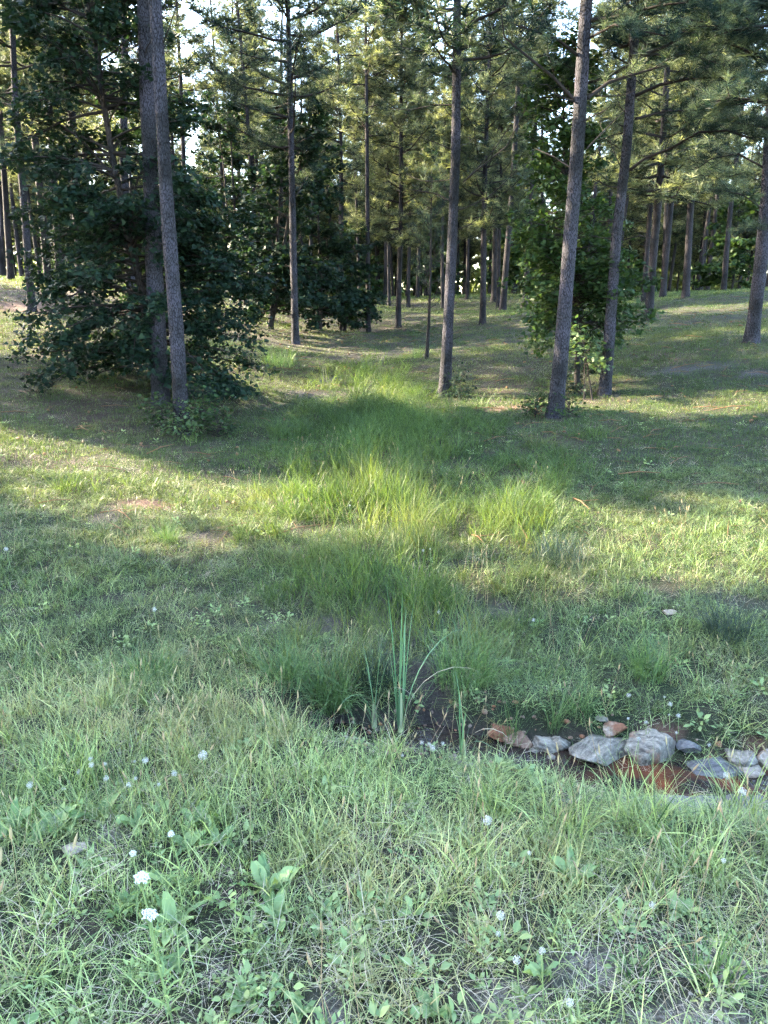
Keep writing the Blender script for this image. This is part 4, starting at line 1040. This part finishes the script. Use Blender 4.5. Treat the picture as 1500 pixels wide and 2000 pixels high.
def cattail(u, v, d_h, leaves, wid, label, seed):
    rg = np.random.default_rng(seed); p = ground(u, v); root = obj('cattail', None, loc=(p[0], p[1], p[2] - .02)); tag(root, label, 'cattail', 'cattails at the ditch')
    for k in range(leaves):
        L = d_h * (1.0 if k < 2 else rg.uniform(.55, .95)); a = rg.uniform(0, 6.28)
        V, Tt = leaf_blade(L, wid * rg.uniform(.8, 1.1), rg.uniform(.0, .35) if k < leaves - 2 else rg.uniform(1.2, 2.2), rg, rg.uniform(.02, .17)); acc = Acc(); acc.add(V, Tt, rg.random())
        obj('leaf', acc.mesh('leaf', M['thatch'] if k == leaves - 1 else M['cattail'], True), root, (math.cos(a) * .012, math.sin(a) * .012, 0), (0, 0, a))
    V, Tt = tube(np.array([(0, 0, 0), (0, 0, d_h * .12), (0, 0, d_h * .27)]), np.array([.018, .015, .008]), 8); acc = Acc(); acc.add(V, Tt)
    obj('sheath', acc.mesh('sheath', M['sheath'], True), root)
cattail(782, 1432, 1.12, 9, .0105, 'tallest cattail with upright blue-green blades at the head of the ditch', 1)
cattail(731, 1420, .72, 8, .0100, 'shorter cattail just left of the tallest one', 2)
cattail(904, 1484, .52, 8, .0095, 'smallest cattail, pale fan of leaves left of the orange boulder', 3)

def tussock(u, v, R, h, n, w, mat, bend, label, seed, cat='grass clump', name='sedge_tussock'):
    rg = np.random.default_rng(seed); p = ground(u, v); V, Tt, A_ = blades(n, rg, R, h * .5, h * 1.1, w, bend, 5)
    acc = Acc(); acc.add(V, Tt, A_); o = obj(name, acc.mesh(name, M[mat]), loc=p); tag(o, label, cat, 'grass tussocks by the ditch')
for k, a in enumerate([(905, 1330, .20, .58, 380, .0050, 'sedge', .8, 'big arching sedge tussock right of the tallest cattail'),
          (650, 1375, .14, .60, 380, .0056, 'sedge', .95, 'arching sedge tussock left of the cattails'),
          (735, 1345, .10, .48, 240, .0040, 'rush', .35, 'dark upright rush clump behind the cattails'),
          (1420, 1250, .15, .48, 320, .0045, 'rush', .7, 'dark rush clump in the meadow near the right edge'),
          (1090, 1100, .24, .42, 420, .0045, 'rush', .5, 'round dark rush clump beside the sunlit grass'),
          (1265, 1320, .13, .45, 240, .0055, 'sedge', .8, 'green sedge clump behind the wedge-shaped boulder'),
          (1130, 1390, .08, .32, 130, .0050, 'sedge', 1.1, 'small spreading sedge tuft behind the largest boulder'),
          (1080, 1425, .04, .50, 40, .0050, 'sedge', .3, 'thin upright reeds among the stones by the low grey stone'),
          (1000, 1455, .05, .55, 34, .0050, 'sedge', .25, 'thin upright reeds in front of the brown stone'),
          (560, 1330, .14, .40, 220, .0055, 'sedge', 1.0, 'green sedge clump well left of the cattails'),
          (290, 1330, .16, .36, 300, .0060, 'sedge', 1.1, 'blue-green spreading grass clump in the left meadow'),
          (1450, 1600, .12, .44, 110, .0078, 'grass_near', 1.0, 'broad-bladed grass clump in front of the kerb at the right'),
          (960, 1590, .11, .38, 110, .0064, 'grass_near', 1.1, 'arching pale grass clump below the smallest cattail'),
          (1250, 1625, .12, .42, 110, .0072, 'grass_near', 1.1, 'arching pale grass clump below the wedge-shaped boulder'),
          (1350, 1700, .12, .38, 110, .0068, 'grass_near', 1.1, 'arching pale grass clump above the dark round-leaved weed'),
          (130, 1530, .16, .36, 170, .0060, 'grass_near', .8, 'tall grass clump among the dandelions above the docks'),
          (1100, 1640, .12, .40, 130, .0068, 'grass_near', 1.0, 'broad-bladed grass clump below the largest boulder'),
          (1390, 1915, .07, .22, 70, .0075, 'sedge', .9, 'rosette of bright grass on the gravel at the lower right'),
          (1240, 1900, .05, .13, 60, .0070, 'sedge', .9, 'small bright grass rosette left of the larger gravel rosette'),
          (325, 1060, .12, .34, 160, .0045, 'sedge', .4, 'bright upright grass tuft by the wet patch at the left'),
          (545, 715, .40, .60, 340, .0100, 'sedge', .6, 'sunlit tall grass mound at the foot of the thin dark pine'),
          (815, 700, .10, .55, 60, .0080, 'sedge', .4, 'straw-coloured grass tuft at the foot of the sapling')]):
    tussock(*a, seed=600 + k)

def weed(u, v, n, L, label, seed, group='broad-leaved weeds in the foreground'):
    L = L * .82
    rg = np.random.default_rng(seed); p = ground(u, v); root = obj('broadleaf_weed', None, loc=p); tag(root, label, 'weed', group)
    for k in range(n):
        a = 2.4 * k + rg.normal() * .3; ll = L * rg.uniform(.6, 1.15); seg = 7; t = np.linspace(0, 1, seg + 1)
        ang = rg.uniform(.6, 1.2) + rg.uniform(.2, .7) * t; y = np.cumsum(np.r_[0, np.sin(ang[1:]) * ll / seg]); z = np.cumsum(np.r_[0, np.cos(ang[1:]) * ll / seg])
        ww = ll * rg.uniform(.11, .2) * np.clip(np.sin(np.pi * (t * .86 + .1)) ** .9, .05, 1); ww[0] = .004; ww[-1] = .001
        V = []
        for q in range(seg + 1):
            wv = rg.normal() * .009 * (ll / .13); V += [(-ww[q], y[q] - .1 * ww[q], z[q] + ww[q] * .35 + wv), (0, y[q], z[q]), (ww[q], y[q] - .1 * ww[q], z[q] + ww[q] * .35 - wv)]
        Tt = []
        for q in range(seg):
            for s_ in (0, 1): i0 = 3 * q + s_; Tt += [(i0, i0 + 1, i0 + 4), (i0, i0 + 4, i0 + 3)]
        acc = Acc(); acc.add(np.array(V), np.array(Tt), rg.random()); obj('leaf', acc.mesh('leaf', M['weed'], True), root, (0, 0, .01), (0, 0, a))
for k, (u, v, n, L, lab) in enumerate([(110, 1625, 16, .18, 'largest broad-leaved dock clump above the flat pale stone'), (30, 1625, 11, .16, 'broad-leaved dock at the left edge beside the largest clump'),
          (195, 1605, 11, .17, 'broad-leaved dock right of the largest clump'), (268, 1620, 8, .12, 'broad-leaved dock beside the tall bare stalk'),
          (385, 1615, 9, .15, 'broad-leaved dock in the grass below the white dandelion'), (425, 1650, 8, .13, 'long-leaved dock, lower of the pair below the white dandelion'),
          (365, 1660, 6, .11, 'dock with two upright leaves in the left grass'), (170, 1700, 6, .12, 'yellow-green dock left of the white umbels'),
          (520, 1745, 9, .17, 'tall-leaved dock near the middle of the lower edge'), (540, 1800, 7, .13, 'dock just below the tall-leaved one'),
          (340, 1815, 9, .14, 'bright dock right of the lower white umbel'), (250, 1775, 6, .11, 'oval-leaved weed left of the lower white umbel'),
          (325, 1735, 7, .11, 'dark dock right of the upper white umbel'), (625, 1795, 6, .12, 'dock standing apart right of the tall-leaved one'),
          (1060, 1910, 5, .13, 'upright pointed weed among the dandelions at the lower right'), (850, 1985, 9, .12, 'leafy weed at the bottom edge near the middle'),
          (1330, 1790, 8, .11, 'dark round-leaved weed at the lower right'), (1120, 1720, 9, .13, 'narrow-leaved weed in the thick grass at the right'), (480, 1960, 7, .10, 'pale weed at the bottom edge left of the middle'),
          (590, 1985, 6, .10, 'pointed yellow-green weed at the bottom edge'), (330, 1900, 8, .10, 'low dark weed clump by the bare soil at the left')]):
    weed(u, v, n, L, lab, 700 + k)

# seedlings around the trunks
for k, (u, v, d, H, R_, mt, lab) in enumerate([(315, 838, 12.2, .55, .28, 'leaf_mid', 'leafy seedling left of the grey front pine'), (352, 858, 12.0, .42, .22, 'leaf_pale', 'pale small-leaved weed before the grey front pine'),
          (392, 830, 12.6, .75, .25, 'leaf_mid', 'thin tall weed right of the grey front pine'), (425, 845, 12.2, .45, .3, 'leaf_mid', 'bushy green weed right of the grey front pine'),
          (892, 778, 16.2, .5, .2, 'leaf_dark', 'small dark seedling right of the slim middle pine'), (1110, 822, 12.9, .35, .3, 'leaf_mid', 'green weeds right of the pale-barked pine'),
          (1045, 815, 13.0, .35, .25, 'leaf_mid', 'green weeds left of the pale-barked pine'), (1135, 765, 15.6, .6, .45, 'leaf_dark', 'dark undergrowth between the two right pines'),
          (690, 640, 33.5, 1.5, .8, 'leaf_mid', 'sunlit bush left of the pale bare trunk')]):
    broadleaf('seedling', lab, 'seedling', at_base(u, v, d), H, lambda f, R_=R_: R_ * (1.1 - f * .5), 16, 7, OVW, .06 if d < 20 else .14, M[mt], 800 + k, .006, 'seedlings around the trunks', h0=.15)

# dandelions
def ball(r, rg):
    n = 110; D = nrm(rg.normal(size=(n, 3))); acc = Acc()
    S = nrm(np.cross(D, nrm(rg.normal(size=(n, 3))))); S2 = np.cross(D, S); c = D * r
    V = np.stack([c - S * r * .14, c + S * r * .14, c + S2 * r * .2 + D * r * .12], 1).reshape(-1, 3); acc.add(V, np.arange(n * 3).reshape(-1, 3))
    V = np.stack([D * 0 - S * r * .03, D * 0 + S * r * .03, c], 1).reshape(-1, 3); acc.add(V, np.arange(n * 3).reshape(-1, 3))
    return acc.mesh('seed_head', M['fluff'])
BALLS = [ball(.0125, np.random.default_rng(k)) for k in range(3)]
def dandelion(u, v, h, s, lab, grp, k):
    q = ground(u, v, h); z = T(q[0], q[1])[0]; root = obj('dandelion', None, loc=(q[0], q[1], z)); tag(root, lab, 'dandelion', grp)
    hh = q[2] - z; V, Tt = tube(np.array([(.02, .01, 0), (.006, 0, hh * .6), (0, 0, hh)]), np.array([.0022, .002, .0017]), 5); acc = Acc(); acc.add(V, Tt)
    obj('stem', acc.mesh('stem', M['stem']), root); obj('seed_head', BALLS[k % 3], root, (0, 0, hh), (k, k * 2, k * 3), s)
DL = [('fluffy dandelion head among the tall left grass above the docks', 'dandelions above the docks', [(177, 1482), (178, 1494), (205, 1492), (155, 1507), (265, 1520), (284, 1485), (263, 1487), (340, 1510), (310, 1532), (58, 1533), (124, 1540), (207, 1520), (251, 1533)]),
      ('fluffy dandelion head beside the small stones right of the tallest cattail', 'dandelions by the cattails', [(824, 1450), (838, 1454), (865, 1452), (845, 1461), (786, 1475)]),
      ('fluffy dandelion head on the red soil behind the boulders', 'dandelions behind the boulders', [(1228, 1358), (1298, 1361), (1309, 1375), (1307, 1396), (1325, 1398), (1227, 1403), (1262, 1411), (1321, 1431), (1385, 1455)]),
      ('tiny dandelion head in the far swale grass', 'dandelions in the swale', [(683, 987), (678, 948), (826, 1075), (840, 1072), (857, 1195)]),
      ('dandelion head on the bare patch in the meadow above the ditch', 'dandelions on the bare patch', [(1013, 1210), (1042, 1211)]),
      ('dandelion head in the thin grass at the lower right', 'dandelions at the lower right', [(1034, 1666), (978, 1788), (973, 1824), (1010, 1875), (1059, 1857), (1113, 1958), (1275, 1768), (1413, 1681)])]
kk = 0
for lab, grp, pts in DL:
    for u, v in pts: dandelion(u, v, .16 + .07 * math.sin(kk * 1.7), .8 + .25 * math.sin(kk * 2.9), lab, grp, kk); kk += 1
for u, v, s, lab in [(396, 1475, 1.5, 'largest white dandelion head standing alone in the left grass'), (301, 1190, 1.35, 'white dandelion head alone in the left meadow'), (12, 1072, 1.35, 'white dandelion head at the left edge'),
                     (1247, 1443, .9, 'dandelion head hanging before the wedge-shaped boulder'), (1419, 1515, 1.2, 'dandelion head before the flat dark slab'), (1450, 1546, 1.3, 'dandelion head just behind the kerb'),
                     (952, 1602, 1.3, 'dandelion head in the thick grass below the small cattail')]:
    dandelion(u, v, .24, s, lab, 'dandelions standing alone', kk); kk += 1

# wild carrot (white flat flower heads)
def umbel(R_, rg):
    acc = Acc(); n = 19
    for k in range(n):
        rr = R_ * .85 * math.sqrt(k / n); a = k * 2.4; c = np.array([rr * math.cos(a), rr * math.sin(a), .012 - (rr / R_) ** 2 * .006])
        m = 13; pr = R_ * .2 * np.sqrt(rg.random(m)); pa = rg.uniform(0, 6.28, m)
        for j in range(m):
            p = c + [pr[j] * math.cos(pa[j]), pr[j] * math.sin(pa[j]), rg.uniform(-.003, .003)]; s = R_ * .075; t0 = rg.uniform(0, 6.28)
            th = t0 + np.arange(5) * 2 * np.pi / 5; V = np.concatenate([[p], p + np.stack([s * np.cos(th), s * np.sin(th), rg.normal(size=5) * .001], -1)])
            acc.add(V, np.array([(0, q + 1, (q + 1) % 5 + 1) for q in range(5)]))
    return acc.mesh('flower_head', M['white'])
def carrot(u, v, h, R_, tilt, lab, seed):
    rg = np.random.default_rng(seed); q = ground(u, v, h); z = T(q[0], q[1])[0]; root = obj('wild_carrot', None, loc=(q[0], q[1], z)); tag(root, lab, 'flower', 'white wild carrot flowers')
    acc = Acc(); V, Tt = tube(np.array([(.03, .02, 0), (.012, .01, h * .5), (0, 0, h - .03)]), np.array([.0035, .003, .0022]), 6); acc.add(V, Tt); obj('stem', acc.mesh('stem', M['stem']), root)
    ra = Acc()
    for k in range(12):
        a = k * 2.4; rr = R_ * .8 * math.sqrt(k / 12); V, Tt = tube(np.array([(0, 0, h - .03), (rr * math.cos(a), rr * math.sin(a), h)]), np.array([.001, .0008]), 3); ra.add(V, Tt)
    obj('flower_rays', ra.mesh('flower_rays', M['stem']), root); obj('flower_head', umbel(R_, rg), root, (0, 0, h - .006), (tilt, 0, seed))
    la = Acc(); n = 14; hz = rg.uniform(.02, h * .45, n); a = rg.uniform(0, 6.28, n); D = np.stack([np.cos(a), np.sin(a), rg.uniform(.2, .8, n)], -1)
    put_leaves(la, oval(.07), np.stack([.02 - .01 * hz / h, .015 - .008 * hz / h, hz], -1), D, np.array([0, 0, 1.]) + rg.normal(size=(n, 3)) * .4, rg.uniform(.03, .07, n), rg); obj('leaves', la.mesh('leaves', M['weed']), root)
carrot(275, 1714, .36, .024, .35, 'upper of the two big white wild carrot flowers at the lower left', 1)
carrot(290, 1788, .40, .025, .30, 'lower of the two big white wild carrot flowers at the lower left', 2)
carrot(335, 1628, .26, .013, -.5, 'small pale wild carrot flower above the pair, right one', 3)
carrot(258, 1666, .26, .013, -.6, 'small pale wild carrot flower just above the pair', 4)

# ------------------------------------------------------------------ small litter: pebbles in the ditch, twigs and cones under the pines
def lump(rg, s_):
    bm = bmesh.new(); bmesh.ops.create_icosphere(bm, subdivisions=1, radius=1)
    V = np.array([v.co[:] for v in bm.verts]); Tt = np.array([[v.index for v in f.verts] for f in bm.faces]); bm.free()
    return V * rg.uniform(.7, 1.15, (len(V), 1)) * [s_, s_ * .8, s_ * .55], Tt, np.full(len(V), rg.random())
rg = np.random.default_rng(880)
M['pebble'] = foliage('ditch_pebbles', (.05, .035, .025), (.22, .17, .13), 0, .6, .3, tint=True, cc=(.22, .09, .04), scale=40)
P = sample(rg, 3.1, 4.5, 260, lambda x, y: np.clip((.55 - seg_dist(x, y, DITCH)) / .3, 0, 1) * (x > -.3))
scatter('ditch_pebbles', 'small rusty pebbles strewn along the ditch between the boulders', 'pebbles', [lump(rg, .018) for _ in range(5)], M['pebble'], P, rg.uniform(.4, 1.7, len(P)), rg.random(len(P)), rg, .4)
def twigs(rg):
    a = Acc(); L_ = rg.uniform(.15, .5); d = np.r_[rg.normal(size=2), 0]; d = d / np.linalg.norm(d); p = np.array([[0, 0, .01], d * L_ * .5 + [0, 0, .03], d * L_ + [0, 0, .015]])
    V, Tt = tube(p, np.array([.006, .005, .002]), 4); a.add(V, Tt); q = p[1] + np.r_[-d[1], d[0], .1] * L_ * .3; V, Tt = tube(np.array([p[1], q]), np.array([.003, .0015]), 3); a.add(V, Tt)
    return np.concatenate(a.V), np.concatenate(a.T), np.concatenate(a.A)
P = np.concatenate([sample(rg, 7, 14, 1.6), sample(rg, 14, 30, .8)])
scatter('fallen_twigs', 'dead fallen twigs scattered on the ground under the pines', 'twigs', [twigs(rg) for _ in range(5)], M['pinestraw'], P, rg.uniform(.7, 1.6, len(P)), rg.random(len(P)), rg, .1)
P = np.concatenate([sample(rg, 8, 16, .7), sample(rg, 16, 26, .4)])
scatter('pine_cones', 'brown fallen pine cones on the ground under the pines', 'pine cones', [lump(rg, .035) for _ in range(3)], M['pinestraw'], P + [0, 0, .03], rg.uniform(.8, 1.3, len(P)), rg.random(len(P)), rg, .6)

P = sample(rg, 1.15, 1.95, 420, lambda x, y: np.clip((x - .15) * .5 + (1.75 - y) * 1.2 + fbm(x * 3, y * 3, 5) - .55, .04, .9))
M['gravel'] = foliage('roadside_gravel', (.09, .085, .08), (.26, .25, .235), 0, .8, .2, tint=True, cc=(.2, .17, .14), scale=40)
scatter('roadside_gravel', 'grey gravel showing through the thin grass along the bottom edge', 'gravel', [lump(rg, .011) for _ in range(5)], M['gravel'], P, rg.uniform(.4, 1.5, len(P)), rg.random(len(P)), rg, .4)
